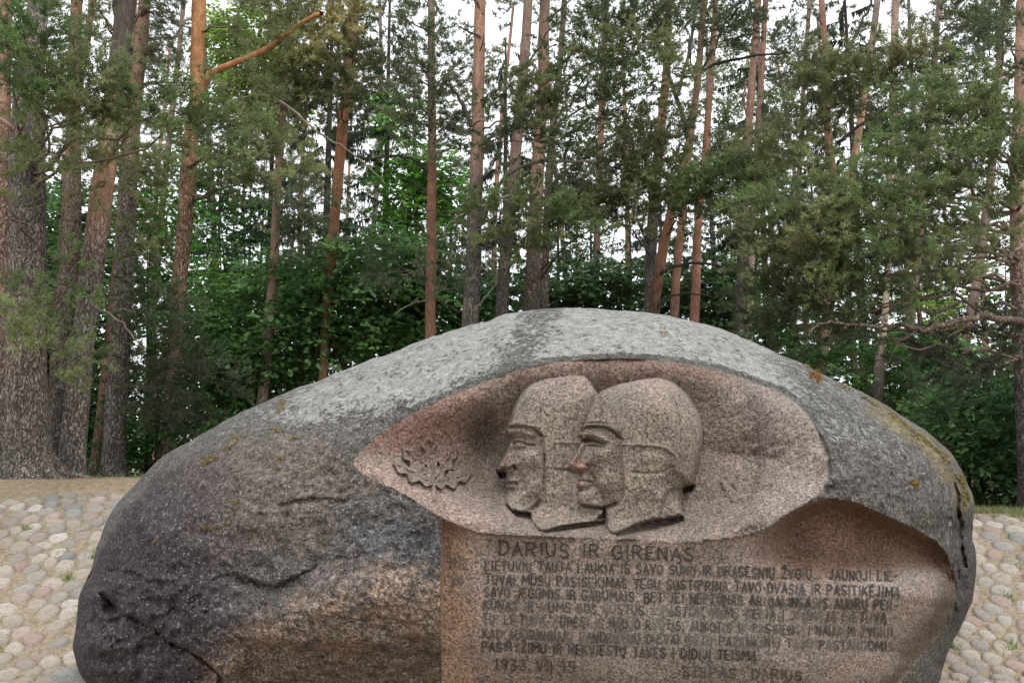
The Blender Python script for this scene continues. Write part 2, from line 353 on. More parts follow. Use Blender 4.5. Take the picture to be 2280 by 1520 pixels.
def boulder_Y(px, py):
    """world depth of the finished front and the region id (0 rock, 1 niche, 2 panel, 3 head A, 4 head B, 5 leaves)"""
    px = np.asarray(px, float); py = np.asarray(py, float)
    Y, r = nat_Y(px, py)
    fade = np.clip((1 - r) / 0.03, 0, 1)
    big = (fbm(px / 210, py / 150, 3, 11) - 0.5) * 0.20 + (fbm(px / 70, py / 55, 3, 12) - 0.5) * 0.055
    fac = np.abs(fbm(px / 60 + py / 140, py / 44, 3, 13) - 0.5)
    rough = (fbm(px / 14, py / 10, 4, 14) - 0.5) * 0.040 + (fbm(px / 34, py / 22, 3, 17) - .5) * .035
    lower_left = sst(560, 300, px) * sst(1220, 1330, py)
    rock = big + rough + lower_left * (0.5 - fac * 2) * -0.22
    rock += bump(px, py, 760, 1345, 210, 60, -0.10, -0.25) + sst(1425, 1465, py - 0.10 * (px - 700) * (px < 700)) * 0.16 * sst(480, 620, px) * (px < 990)
    rock += bump(px, py, 940, 1430, 60, 14, 0.10)
    def step(pts, h, fall):
        P_ = np.asarray(pts, float); yl = np.interp(px, P_[:, 0], P_[:, 1]) + (fbm(px / 16, py / 16, 3, 73) - .5) * 16; e = np.clip(np.minimum(px - P_[0, 0], P_[-1, 0] - px) / 25, 0, 1); q = py - yl
        return h * e * np.exp(-np.maximum(q, 0) / fall) * sst(-2.5, 2.5, q)
    wv = 5 * (fbm(px / 18, py / 18, 2, 61) - .5)
    rock += step([(224, 1322), (268, 1362), (308, 1380), (349, 1404), (376, 1431), (410, 1441), (462, 1472), (520, 1524)], .14, 70) + step([(520, 1284), (560, 1292), (608, 1310), (640, 1296), (690, 1268)], .06, 40)
    rock += step([(617, 1128), (670, 1112), (723, 1109), (780, 1116)], .03, 30) + step([(228, 1278), (262, 1262), (330, 1288), (400, 1302)], .04, 40) - step([(352, 1340), (380, 1310), (440, 1345), (480, 1390), (560, 1450)], .05, 60)
    rock += step([(690, 1240), (735, 1243), (767, 1239), (820, 1234)], .03, 25) + step([(2060, 1262), (2100, 1262), (2150, 1266), (2185, 1268)], -.10, 120) + step([(380, 1170), (450, 1180), (520, 1168), (600, 1196)], .015, 30)
    right_rough = sst(1840, 1960, px) * sst(1200, 950, py)
    rock += right_rough * (fbm(px / 22, py / 16, 3, 15) - 0.5) * 0.09 + sst(2085, 2140, px) * (np.abs(fbm(px / 16, py / 30, 3, 16) - .5)) * 0.35
    wx, wy = (fbm(px / 20, py / 20, 3, 71) - .5) * 12, (fbm(px / 20, py / 20, 3, 72) - .5) * 12
    for pts, w, d in CRACKS: rock = rock + groove(px + wx, py + wy, pts, w * .62, d * .6)
    Yr = Y + rock * fade
    reg = np.zeros(px.shape, int)
    out = Yr.copy()
    # ---- panel
    dp = sdist(px, py, PANEL); m = dp > 0
    x, y, d = px[m], py[m], dp[m]
    Yp = Y[m] + 0.015 + 0.035 * sst(0, 60, plen(x, y, N_BOT)) + 0.10 * sst(1075, 985, x) * sst(1150, 1185, y) + (fbm(x / 90, y / 70, 2, 21) - 0.5) * 0.03
    da = plen(x, y, ARC); over = ramp01(da / 34) * (1 - sst(1215, 1335, y + 20 * (fbm(x / 60, y / 60, 2, 4) - .5))) * sst(1650, 1780, x)
    Yp += 0.42 * over
    out[m] = Yr[m] + (Yp - Yr[m]) * ramp01(d / 7); reg[m] = 2
    # ---- niche
    dn = sdist(px, py, NICHE); m = dn > 0
    x, y = px[m], py[m]
    t = -np.log(sum(np.exp(-5 * plen(x, y, p) / w) for p, w in ((N_TOP, 85), (N_UL, 150), (N_LL, 185), (N_BOT, 95), (N_R, 250)))) / 5
    t = np.clip(t, 0, 1); bw = sst(1090, 1180, y); s = (1 - (1 - t) ** 1.7) * (1 - .75 * bw) + .75 * bw * t ** 1.5 * (1.5 - .5 * t)
    back = 6.52 + 0.05 * sst(1300, 900, y) + (fbm(x / 120, y / 90, 2, 31) - 0.5) * 0.06 - bump(x, y, 1700, 1010, 110, 110, 0.05) + bump(x, y, 1085, 1010, 45, 110, 0.16)
    Yn = Y[m] + 0.012 + (np.maximum(back, Y[m] + 0.05) - Y[m]) * s + (fbm(x / 12, y / 12, 3, 32) - 0.5) * 0.014
    # scaly break marks in the right half of the niche
    Yn += (fbm(x / 26 + y / 60, y / 24 + x / 70, 3, 33) - 0.5) * 0.05 * sst(1590, 1680, x)
    RL = smooth_poly([(1768, 840), (1750, 900), (1708, 960), (1690, 1010), (1690, 1070), (1665, 1130), (1600, 1200)], 4, False); rl = np.interp(y, RL[:, 1], RL[:, 0]) + 8 * (fbm(y / 30, y * 0, 2, 3) - .5); q_ = x - rl
    Yn += 0.030 * np.exp(-np.maximum(-q_, 0) / 60) * sst(12, -12, q_) - 0.028 * np.exp(-np.maximum(q_, 0) / 50) * sst(-12, 12, q_)
    Yn += groove(x, y, [(1756, 890), (1720, 945), (1690, 975), (1678, 1000)], 5, -0.02)
    # undercut pockets beneath the two necks
    for P, dd in (([(1212, 1184), (1250, 1171), (1349, 1159), (1347, 1171), (1300, 1175), (1240, 1183)], .12), ([(1372, 1192), (1408, 1171), (1447, 1161), (1520, 1151), (1522, 1160), (1470, 1177), (1410, 1190)], .12),
                  ([(1519, 1083), (1545, 1080), (1540, 1092), (1521, 1098)], .12), ([(1106, 1046), (1126, 1050), (1127, 1064), (1114, 1062)], .12), ([(1128, 1124), (1140, 1137), (1182, 1142), (1183, 1158), (1150, 1152)], .12)):
        Yn += dd * ramp01((sdist(x, y, np.array(P)) + 2) / 6)
    # leaves
    dl = np.full(x.shape, -60.0); vein = np.zeros(x.shape)
    for i, (P, ax) in enumerate(LEAVES):
        q = sdist(x, y, P); dl = np.maximum(dl, q); inn = q > -1
        h = 0.048 * ramp01((q + 1) / 3) + 0.012 * np.exp(-((q - 3) / 3) ** 2) * inn
        vein = np.maximum(vein, np.where(inn, h - groove(x, y, np.array(ax), 2.6, 0.014), 0))
    vein = np.maximum(vein, groove(x, y, [(965, 1062), (966, 1090), (968, 1112)], 5, 0.05))
    Yn -= vein
    d2 = np.full(x.shape, -60.0)
    for P, ax in SPRIG: d2 = np.maximum(d2, sdist(x, y, P))
    Yn -= 0.020 * ramp01((d2 + 1) / 4)
    out[m] = Yn; rg = np.where(dl > -1.5, 5, np.where(d2 > -1.5, 6, 1))
    Ynf = np.zeros(px.shape); Ynf[m] = Yn; reg[m] = rg
    # ---- heads
    for hid, P in ((3, HEAD_A), (4, HEAD_B)):
        dh = sdist(px, py, P); m = dh > 0
        x, y, d = px[m], py[m], dh[m]
        e0 = 0.42 + 0.45 * sst(1090, 1150, y); dome = e0 * ramp01(d / 7) + (1 - e0) * (1 - (1 - np.clip(d / 88, 0, 1)) ** 2.2)
        plane = 6.50 - (0.36 if hid == 3 else 0.47) * dome
        F_GAIN = 1.12
        f = np.zeros(x.shape)                                   # relief, + = towards the viewer
        if hid == 3:
            skin = sdist(x, y, smooth_poly([(1100, 954), (1128, 951), (1150, 949), (1175, 952), (1195, 959), (1209, 971), (1216, 1000), (1216, 1060), (1214, 1100), (1190, 1140), (1100, 1160)], 1))
            f += -0.030 * ramp01((skin + 1) / 4)
            f += -groove(x, y, [(1126, 952), (1150, 949), (1175, 951), (1195, 958), (1210, 972)], 2.6, 0.045)
            f += groove(x, y, [(1133, 962), (1150, 959), (1170, 962), (1186, 968)], 6, 0.024)
            f += -bump(x, y, 1139, 977, 8, 6, 0.075, 0.3) - bump(x, y, 1160, 979, 22, 6, 0.030, 0.15)
            f += bump(x, y, 1156, 990, 13, 7, 0.032) - groove(x, y, [(1144, 989), (1150, 982), (1162, 983), (1174, 990), (1190, 991)], 1.9, 0.040) + groove(x, y, [(1143, 984), (1152, 978), (1165, 980), (1180, 987)], 2.4, 0.018)
            f += -groove(x, y, [(1146, 998), (1158, 1001), (1170, 998)], 3, 0.016)
            f += groove(x, y, [(1134, 990), (1126, 1012), (1116, 1034)], 7, 0.045) + bump(x, y, 1137, 1041, 10, 7, 0.05) - groove(x, y, [(1112, 1050), (1124, 1045), (1136, 1043), (1144, 1036), (1147, 1042)], 3.2, 0.055)
            f += -groove(x, y, [(1126, 1076), (1138, 1074), (1152, 1076)], 2.4, 0.040) + bump(x, y, 1136, 1069, 12, 4, 0.022) + bump(x, y, 1134, 1082, 11, 4, 0.026) - groove(x, y, [(1128, 1090), (1142, 1091)], 4, 0.024)
            f += bump(x, y, 1176, 1018, 26, 16, 0.030, 0.3) - groove(x, y, [(1149, 1042), (1160, 1062), (1166, 1086)], 6, 0.022) + bump(x, y, 1142, 1112, 16, 11, 0.035) - bump(x, y, 1190, 1065, 16, 30, 0.02)
            f += -groove(x, y, [(1136, 1137), (1160, 1142), (1185, 1136), (1204, 1118)], 6, 0.045) + groove(x, y, [(1215, 1000), (1215, 1060)], 2.4, 0.016) - groove(x, y, [(1213, 1012), (1213, 1064)], 2.0, 0.022)
            f += groove(x, y, [(1234, 984), (1292, 985)], 2.4, 0.012) - groove(x, y, [(1236, 1045), (1270, 1046)], 2.4, 0.020) - groove(x, y, [(1235, 990), (1234, 1042)], 2.0, 0.007)
            f += -groove(x, y, [(1200, 945), (1206, 900), (1238, 862), (1300, 842)], 2.2, 0.012) + groove(x, y, [(1126, 945), (1160, 942), (1200, 950)], 2, 0.012)
        else:
            skin = sdist(x, y, smooth_poly([(1240, 958), (1293, 957), (1303, 951), (1329, 949), (1353, 952), (1368, 960), (1384, 976), (1385, 1010), (1388, 1060), (1392, 1095), (1372, 1132), (1240, 1150)], 1))
            f += -0.036 * ramp01((skin + 1) / 4)
            f += -groove(x, y, [(1291, 960), (1303, 951), (1329, 949), (1353, 952), (1368, 960), (1386, 978)], 2.6, 0.05) - groove(x, y, [(1303, 942), (1330, 940), (1354, 943)], 1.8, 0.016)
            f += groove(x, y, [(1297, 967), (1315, 965), (1334, 972), (1350, 980)], 5, 0.03) - bump(x, y, 1304, 982, 9, 5, 0.06) - groove(x, y, [(1298, 981), (1312, 979), (1326, 983), (1345, 989)], 2.6, 0.05)
            f += bump(x, y, 1318, 987, 12, 4, 0.024) - groove(x, y, [(1304, 991), (1322, 992), (1346, 994)], 2, 0.028) + bump(x, y, 1334, 1006, 24, 14, 0.034)
            f += groove(x, y, [(1295, 992), (1284, 1014), (1272, 1034)], 7, 0.05) + bump(x, y, 1298, 1041, 11, 7, 0.055) - groove(x, y, [(1274, 1048), (1290, 1050), (1306, 1049), (1311, 1040), (1306, 1034)], 2.6, 0.035)
            f += -groove(x, y, [(1289, 1070), (1300, 1069), (1318, 1073)], 2.4, 0.048) + bump(x, y, 1297, 1079, 10, 7, 0.04) - groove(x, y, [(1292, 1090), (1308, 1089), (1318, 1080)], 4, 0.03) + bump(x, y, 1302, 1108, 17, 12, 0.035)
            f += -groove(x, y, [(1311, 1052), (1324, 1072), (1330, 1096)], 6, 0.024) - bump(x, y, 1368, 1055, 14, 34, 0.022)
            f += -groove(x, y, [(1290, 1128), (1318, 1132), (1348, 1133), (1372, 1122)], 5, 0.06) - 0.08 * (inside(x, y, np.array([(1292, 1130), (1348, 1134), (1348, 1190), (1292, 1190)])))
            ear = sdist(x, y, smooth_poly([(1402, 992), (1440, 990), (1480, 995), (1500, 1010), (1502, 1032), (1482, 1050), (1445, 1054), (1405, 1050), (1396, 1020)], 1))
            f += -0.006 * ramp01(ear / 6) + groove(x, y, [(1387, 988), (1420, 990), (1470, 992), (1486, 998), (1502, 1012)], 2.6, 0.014) - groove(x, y, [(1410, 1051), (1446, 1054), (1478, 1051), (1498, 1038)], 2.6, 0.022)
            f += bump(x, y, 1440, 1022, 26, 14, 0.02) + groove(x, y, [(1507, 1020), (1503, 1060), (1502, 1082)], 4, 0.02)
            f += groove(x, y, [(1458, 843), (1430, 862), (1398, 884), (1384, 912), (1380, 960)], 2.6, 0.014) - groove(x, y, [(1470, 846), (1500, 882), (1512, 920), (1514, 980)], 2.4, 0.014)
            neck = sdist(x, y, np.array([(1545, 1082), (1520, 1083), (1496, 1088), (1480, 1102), (1473, 1125), (1469, 1152), (1560, 1152)]))
            f += -0.055 * ramp01((neck + 1) / 4)
        f = f * F_GAIN
        Yh = plane - f + (fbm(x / 10, y / 10, 3, 40 + hid) - 0.5) * 0.018
        base = out[m]
        B2 = base - 0.02 - 0.05 * ramp01(d / 6) - f * 0.6; kk = 0.05
        Yh = -kk * np.logaddexp(-Yh / kk, -B2 / kk) + kk * 0.15
        out[m] = Yh; reg[m] = hid
    return out, reg, r

# ---- build the front sheet
NA, NB = 940, 520
A = np.linspace(-1, 1, NA); B = np.linspace(-1, 1, NB); AA, BB = np.meshgrid(A, B)
U = AA * np.sqrt(1 - BB ** 2 / 2); W = BB * np.sqrt(1 - AA ** 2 / 2); rho = np.clip(np.hypot(U, W), 0, 1)
s_ = 1.081; rr = np.where(rho < 0.85, s_ * rho, 1 - (s_ / 0.3) * (1 - rho) ** 2)
th = np.arctan2(W, U); Ro = Rout(th)
PX = BC[0] + rr * Ro * np.cos(th); PY = BC[1] + rr * Ro * np.sin(th)
PX = PX.ravel(); PY = PY.ravel()
YY, REG, RRr = boulder_Y(PX, PY)
V = at(PX, PY, YY)

# ---- colours of the stone, plus some shade painted in beside the left head
def colour_maps(px, py, reg, r):
    nw = (fbm(px / 60, py / 60, 4, 51) - 0.5) * 2; nw2 = (fbm(px / 25, py / 18, 4, 52) - 0.5) * 2
    X = px + nw * 55; Yp = py + nw2 * 30
    def lay(c, m, col): return c + (np.array(col) - c) * np.clip(m, 0, 1)[:, None]
    c = np.tile(np.array([0.105, 0.098, 0.100]), (len(px), 1))
    c = lay(c, sst(620, 420, X), (0.052, 0.042, 0.052))                                                    # dark violet crust, left end
    c = lay(c, 0.9 * bump(X, Yp, 640, 1080, 210, 150, 1.3, 0.2), (0.145, 0.124, 0.11))                   # brown-grey middle
    c = lay(c, 0.8 * bump(X, Yp, 880, 1200, 120, 60, 1.2, 0.3), (0.105, 0.112, 0.125))                    # bluish patch by the niche
    tan = sst(-45, 40, sdist(X, Yp, np.array([(440, 1480), (560, 1400), (700, 1325), (800, 1280), (900, 1262), (1000, 1275), (1000, 1430), (900, 1450), (700, 1530), (450, 1560)]), 80))
    c = lay(c, tan * sst(-.75, .1, nw2 + .6 * nw) * 0.9, (0.285, 0.215, 0.168))
    c = lay(c, (py > 1440) * sst(1440, 1490, Yp) * (px > 520) * (px < 990), (0.16, 0.12, 0.09))
    dt = plen(px, py, np.array([(162, 1300), (236, 1164), (326, 1048), (432, 976), (595, 890), (800, 813), (980, 744), (1137, 698), (1321, 685), (1500, 707), (1675, 760), (1836, 838), (1943, 882), (2077, 969), (2155, 1073), (2172, 1300)]))
    wid = np.interp(px, [160, 330, 560, 760, 950, 1200, 1500, 1750, 1900, 2180], [12, 28, 70, 150, 200, 190, 170, 210, 220, 90])
    top = sst(1.15, 0.45, (dt + nw * 22) / wid)
    c = lay(c, top * 0.85, (0.12, 0.12, 0.115))
    lich = top * np.interp(px, [160, 400, 700, 1000, 1700, 1800, 2180], [0.5, 0.55, 0.84, 0.93, 0.90, 0.62, 0.45])
    # the weathered dark lane across the top
    lane = plen(px, py, np.array([(1235, 690), (1200, 730), (1165, 770), (1120, 830)])); lich -= 0.22 * sst(60, 5, lane + nw2 * 40 + nw * 20)
    lich = np.maximum(lich, 0.0)
    rt = sst(1780, 1900, X) * (reg == 0)
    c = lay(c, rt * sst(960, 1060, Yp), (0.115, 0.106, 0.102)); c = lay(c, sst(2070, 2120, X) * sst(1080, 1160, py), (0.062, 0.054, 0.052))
    moss = sst(26, 8, np.abs(dt - 22) + nw2 * 10) * sst(1900, 1980, px) * sst(1180, 1040, py)
    c = lay(c, moss * 0.55, (0.26, 0.215, 0.095)); lich *= 1 - 0.6 * moss; lich = lich + .12 * sst(1760, 1850, px) * top
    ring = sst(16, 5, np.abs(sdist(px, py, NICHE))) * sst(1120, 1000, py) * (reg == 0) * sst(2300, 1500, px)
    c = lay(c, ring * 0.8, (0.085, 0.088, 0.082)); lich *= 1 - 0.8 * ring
    speck = np.clip(0.25 + tan * 0.75, 0, 1)
    # carved regions
    nic = (reg == 1) | (reg == 5) | (reg == 6)
    cc = np.tile(np.array([0.325, 0.238, 0.18]), (len(px), 1))
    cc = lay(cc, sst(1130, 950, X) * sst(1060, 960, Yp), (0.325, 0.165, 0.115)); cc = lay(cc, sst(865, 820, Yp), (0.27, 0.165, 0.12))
    cc = lay(cc, sst(1080, 1130, Yp - 0.35 * (np.clip(px, 780, 1100) - 1100)) * sst(1650, 1500, px), (0.335, 0.25, 0.20))
    cc = lay(cc, sst(60, 10, plen(px, py, np.array(N_LL)) + nw * 8), (0.43, 0.295, 0.23))
    cc = lay(cc, 0.38 * (bump(X, Yp, 1090, 975, 42, 70, 1.0) + bump(X, Yp, 1095, 1100, 26, 45, 0.8) + bump(X, Yp, 1020, 950, 60, 40, 0.35)), (0.085, 0.07, 0.07))  # dark smudge along the left face: part grime, part shade painted into the colour
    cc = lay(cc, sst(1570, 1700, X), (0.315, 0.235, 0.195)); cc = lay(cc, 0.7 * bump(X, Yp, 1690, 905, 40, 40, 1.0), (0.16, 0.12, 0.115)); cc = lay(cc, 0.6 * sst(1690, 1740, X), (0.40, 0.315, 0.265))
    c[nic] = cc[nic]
    le = reg == 5; c[le] = lay(c, np.full(len(px), 0.35), (0.20, 0.15, 0.115))[le]
    pn = reg == 2
    pc = np.tile(np.array([0.265, 0.205, 0.17]), (len(px), 1))
    pc = lay(pc, sst(1090, 1010, X), (0.37, 0.245, 0.175)); pc = lay(pc, 0.7 * bump(X, Yp, 1570, 1410, 260, 110, 1.0), (0.225, 0.195, 0.165))
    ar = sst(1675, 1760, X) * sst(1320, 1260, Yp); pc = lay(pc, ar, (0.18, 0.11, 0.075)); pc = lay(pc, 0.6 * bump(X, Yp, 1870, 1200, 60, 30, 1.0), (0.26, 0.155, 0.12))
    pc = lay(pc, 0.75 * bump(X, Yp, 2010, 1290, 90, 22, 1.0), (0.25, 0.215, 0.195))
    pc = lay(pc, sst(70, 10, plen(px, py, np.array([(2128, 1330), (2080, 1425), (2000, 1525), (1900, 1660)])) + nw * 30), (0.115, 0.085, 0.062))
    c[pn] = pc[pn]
    h = (reg == 3) | (reg == 4)
    hc = np.tile(np.array([0.305, 0.232, 0.178]), (len(px), 1)); hc = lay(hc, sst(900, 850, Yp), (0.36, 0.265, 0.21)); hc = lay(hc, sst(0.1, 0.5, nw), (0.27, 0.225, 0.165))
    pink = bump(px, py, 1286, 1032, 17, 11, 1.3, 0.25) + bump(px, py, 1302, 1042, 9, 6, 1.0) + bump(px, py, 1294, 1076, 7, 6, 1.2) + 0.6 * bump(px, py, 1120, 1026, 9, 18, 1.0, -0.5) + 0.6 * bump(px, py, 1154, 991, 9, 5, 1.0) + .6 * bump(px, py, 1302, 976, 9, 5, 1.0)
    hc = lay(hc, pink * 0.55, (0.44, 0.20, 0.155))
    c[h] = hc[h]
    sc_ = np.where(h, .66, np.where(nic, .57, np.where(pn, .84, .86)))[:, None]      # overall value of the stone
    g_ = c.mean(1, keepdims=True); c = np.where((nic | h)[:, None], g_ + (c - g_) * .82, c)
    rk = (reg == 0)[:, None]; c = np.where(rk, c * np.array([1.04, .99, .93]), c)
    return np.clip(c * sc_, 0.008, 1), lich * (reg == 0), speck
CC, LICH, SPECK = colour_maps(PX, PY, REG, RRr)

idx = (np.arange(NB - 1)[:, None] * NA + np.arange(NA - 1)).ravel()
Q = np.stack([idx, idx + NA, idx + NA + 1, idx + 1], 1)
# face region from its corners (the highest id wins)
FR = REG[Q].max(1)
base_pt = at(1140, 1560, 8.0)
boulder = empty('memorial_boulder', (0.2, 8.0, 0.0), 'huge lichen-grey glacial boulder with a carved niche, two profile heads and an inscription', 'boulder')
def sub(name, ids, mat, label=None):
    q = Q[np.isin(FR, ids)]; u, inv = np.unique(q.ravel(), return_inverse=True)
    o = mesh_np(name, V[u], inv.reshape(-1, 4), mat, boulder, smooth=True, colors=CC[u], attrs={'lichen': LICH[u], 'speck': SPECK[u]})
    if label: o['label'] = label
    return o
rock_o = sub('rock_body', [0], M_ROCK)
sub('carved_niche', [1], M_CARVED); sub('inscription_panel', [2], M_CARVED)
sub('carved_head', [3], M_CARVED, 'left carved profile head in a flying helmet, partly behind the other'); sub('carved_head', [4], M_CARVED, 'right carved profile head in a flying helmet with reddish nose')
sub('oak_leaf_relief', [5], M_CARVED); sub('worn_sprig_relief', [6], M_CARVED, 'faint worn sprig right of the heads')
# ---- back of the boulder
nb = 90; t2 = np.linspace(0, 2 * math.pi, 181)[:-1]; rows = []
for k in range(nb // 3 + 1):
    a_ = k / (nb // 3) * math.pi / 2; ro = math.cos(a_)
    tt = np.where(t2 > math.pi, t2 - 2 * math.pi, t2); R0 = Rout(tt)
    P = at(BC[0] + R0 * np.cos(tt), BC[1] + R0 * np.sin(tt), np.full(len(tt), Y0)); cen = at(BC[0], BC[1], Y0)
    P = cen + (P - cen) * ro; P[:, 1] = Y0 + 1.9 * math.sin(a_) + (fbm(P[:, 0], P[:, 2], 3, 8) - 0.5) * 0.2 * math.sin(a_); rows.append(P)
VB = np.vstack(rows); n = len(t2); fb = []
for k in range(len(rows) - 1):
    i = np.arange(n); j = (i + 1) % n
    fb.append(np.stack([k * n + i, k * n + j, (k + 1) * n + j, (k + 1) * n + i], 1))
mesh_np('rock_back', VB, np.vstack(fb), M_ROCK, boulder, smooth=True, colors=np.tile([0.13, 0.125, 0.12], (len(VB), 1)), attrs={'lichen': np.full(len(VB), 0.45) * (VB[:, 2] > 1.5), 'speck': np.full(len(VB), 0.25)})

# ---- letters: single-stroke capitals
G = {'A': [[(0, 0), (.5, 1), (1, 0)], [(.2, .35), (.8, .35)]], 'B': [[(0, 0), (0, 1), (.6, 1), (.85, .8), (.6, .54), (0, .54)], [(.6, .54), (1, .3), (.7, 0), (0, 0)]],
     'C': [[(1, .85), (.7, 1), (.3, 1), (0, .7), (0, .3), (.3, 0), (.7, 0), (1, .15)]], 'D': [[(0, 0), (0, 1), (.5, 1), (.95, .7), (.95, .3), (.5, 0), (0, 0)]],
     'E': [[(.9, 1), (0, 1), (0, 0), (.9, 0)], [(0, .52), (.7, .52)]], 'G': [[(.95, .85), (.6, 1), (.3, 1), (0, .7), (0, .3), (.3, 0), (.7, 0), (.95, .2), (.95, .45), (.55, .45)]],
     'I': [[(.5, 0), (.5, 1)]], 'J': [[(.8, 1), (.8, .25), (.55, 0), (.25, 0), (0, .2)]], 'K': [[(0, 0), (0, 1)], [(.9, 1), (0, .45)], [(.25, .6), (.95, 0)]],
     'L': [[(0, 1), (0, 0), (.85, 0)]], 'M': [[(0, 0), (.08, 1), (.5, .35), (.92, 1), (1, 0)]], 'N': [[(0, 0), (0, 1), (.9, 0), (.9, 1)]],
     'O': [[(.35, 0), (0, .3), (0, .7), (.35, 1), (.65, 1), (1, .7), (1, .3), (.65, 0), (.35, 0)]], 'P': [[(0, 0), (0, 1), (.6, 1), (.9, .78), (.6, .5), (0, .5)]],
     'R': [[(0, 0), (0, 1), (.6, 1), (.9, .78), (.6, .5), (0, .5)], [(.4, .5), (.95, 0)]], 'S': [[(.9, .85), (.6, 1), (.3, 1), (.05, .8), (.2, .57), (.7, .43), (.92, .22), (.7, 0), (.3, 0), (0, .15)]],
     'T': [[(0, 1), (1, 1)], [(.5, 1), (.5, 0)]], 'U': [[(0, 1), (0, .3), (.3, 0), (.65, 0), (.92, .3), (.92, 1)]], 'V': [[(0, 1), (.5, 0), (1, 1)]],
     'Y': [[(0, 1), (.5, .5), (1, 1)], [(.5, .5), (.5, 0)]], 'Z': [[(0, 1), (.95, 1), (0, 0), (.95, 0)]], '1': [[(.2, .8), (.5, 1), (.5, 0)]], '3': [[(0, 1), (.85, 1), (.4, .58), (.9, .35), (.6, 0), (.2, 0), (0, .12)]],
     '5': [[(.9, 1), (.15, 1), (.1, .57), (.6, .6), (.9, .35), (.6, 0), (.2, 0), (0, .1)]], '9': [[(.9, .62), (.5, .45), (.1, .62), (.1, .85), (.5, 1), (.9, .85), (.9, .5), (.6, 0)]],
     '-': [[(.1, .5), (.9, .5)]], '.': [[(.45, .02), (.55, .02)]], ',': [[(.5, .05), (.35, -.18)]], '!': [[(.5, 1), (.5, .3)], [(.45, .02), (.55, .02)]], ' ': []}
DIA = {'Ų': ('U', 'o'), 'Ą': ('A', 'o'), 'Ę': ('E', 'o'), 'Į': ('I', 'o'), 'Ė': ('E', 'd'), 'Š': ('S', 'v'), 'Ž': ('Z', 'v'), 'Ū': ('U', 'm')}
def wid(ch):
    b = DIA.get(ch, (ch,))[0]
    return {'I': .18, 'J': .45, 'L': .48, 'E': .5, 'M': .78, ' ': .34, '.': .18, ',': .18, '!': .2, '-': .4, '1': .3}.get(b, .56)
def inscribe(text, x0, y0, x1, y1, h, thick, dark=0.03, wear=0.07, seed=0):
    thick *= 1.12
    rs = np.random.default_rng(seed + 100); xm = (x0 + x1) / 2; tot = sum(wid(c) + .24 for c in text) - .24; s = math.hypot(x1 - x0, y1 - y0) / tot
    ux, uy = (x1 - x0) / math.hypot(x1 - x0, y1 - y0), (y1 - y0) / math.hypot(x1 - x0, y1 - y0)
    line = bpy.data.objects.new('inscription_line', None); link(line, boulder); pos = 0.0
    for ch in text:
        Vs, Fs, Cs = [], [], []; nv = 0
        base, dd = (DIA[ch] + (None,))[:2] if ch in DIA else (ch, None); w = wid(ch)
        st = [list(q) for q in G[base]]
        if dd == 'o': st.append([(.75, 0), (.6, -.14), (.85, -.2)] if base != 'I' else [(.5, 0), (.2, -.14), (.8, -.2)])
        if dd == 'd': st.append([(.4, 1.2), (.55, 1.2)])
        if dd == 'v': st.append([(.25, 1.3), (.5, 1.14), (.75, 1.3)])
        if dd == 'm': st.append([(.15, 1.2), (.8, 1.2)])
        jx, jy, sc_ = rs.normal(0, .012), rs.normal(0, .03), 1 + rs.normal(0, .025); tone = dark + (.5 + .5 * (seed in (4, 5, 6)) + .4 * (x0 + pos * s > 1750)) * wear * rs.random() ** 1.6
        for q in st:
            P = np.array([((pos + a * w + jx) * s, (b * sc_ + jy) * h) for a, b in q])
            px = x0 + P[:, 0] * ux; py = y0 + P[:, 0] * uy - P[:, 1]
            for i in range(len(px) - 1):
                L = math.hypot(px[i + 1] - px[i], py[i + 1] - py[i]); k = max(1, int(L / 7)); t = np.linspace(0, 1, k + 1)
                ex, ey = (px[i + 1] - px[i]) / (L + 1e-9), (py[i + 1] - py[i]) / (L + 1e-9)
                mx = px[i] + (px[i + 1] - px[i]) * t; my = py[i] + (py[i + 1] - py[i]) * t
                mx[0] -= ex * thick * .35; my[0] -= ey * thick * .35; mx[-1] += ex * thick * .35; my[-1] += ey * thick * .35
                tk = thick * .5 * (1 + .25 * rs.normal(size=k + 1).clip(-1, 1) * .6)
                lx = np.stack([mx - ey * tk, mx + ey * tk], 1).ravel(); ly = np.stack([my + ex * tk, my - ex * tk], 1).ravel()
                Vs.append(np.stack([lx, ly], 1)); ii = np.arange(k) * 2 + nv; Fs.append(np.stack([ii, ii + 1, ii + 3, ii + 2], 1)); nv += len(lx)
                Cs.append(np.full((len(lx), 3), tone) * np.array([1, .93, .88]))
        pos += w + .24
        if not Vs: continue
        P = np.vstack(Vs); Yl, _, _ = boulder_Y(P[:, 0], P[:, 1]); Pw = at(P[:, 0], P[:, 1], Yl - 0.013) - np.array(boulder.location)
        mesh_np('punctuation' if ch in '.,!-' else ('numeral' if ch.isdigit() else 'letter'), Pw, np.vstack(Fs), M_LETTER, None, colors=np.vstack(Cs)).parent = line
inscribe('DARIUS IR GIRĖNAS', 1113, 1234, 1546, 1249, 29, 3.6, 0.035, 0.04, 0)
inscribe('LIETUVIŲ TAUTA LAUKIA IŠ SAVO SŪNŲ IR DRĄSESNIŲ ŽYGIŲ... JAUNOJI LIE-', 1081, 1268, 2000, 1292, 21, 2.9, seed=1)
inscribe('TUVA! MŪSŲ PASISEKIMAS TEGU SUSTIPRINA TAVO DVASIĄ IR PASITIKĖJIMĄ', 1081, 1298, 2004, 1327, 21, 2.9, seed=2)
inscribe('SAVO JĖGOMIS IR GABUMAIS. BET JEI NEPTŪNAS AR GALINGASIS AUDRŲ PER-', 1078, 1327, 2000, 1358, 21, 2.9, seed=3)
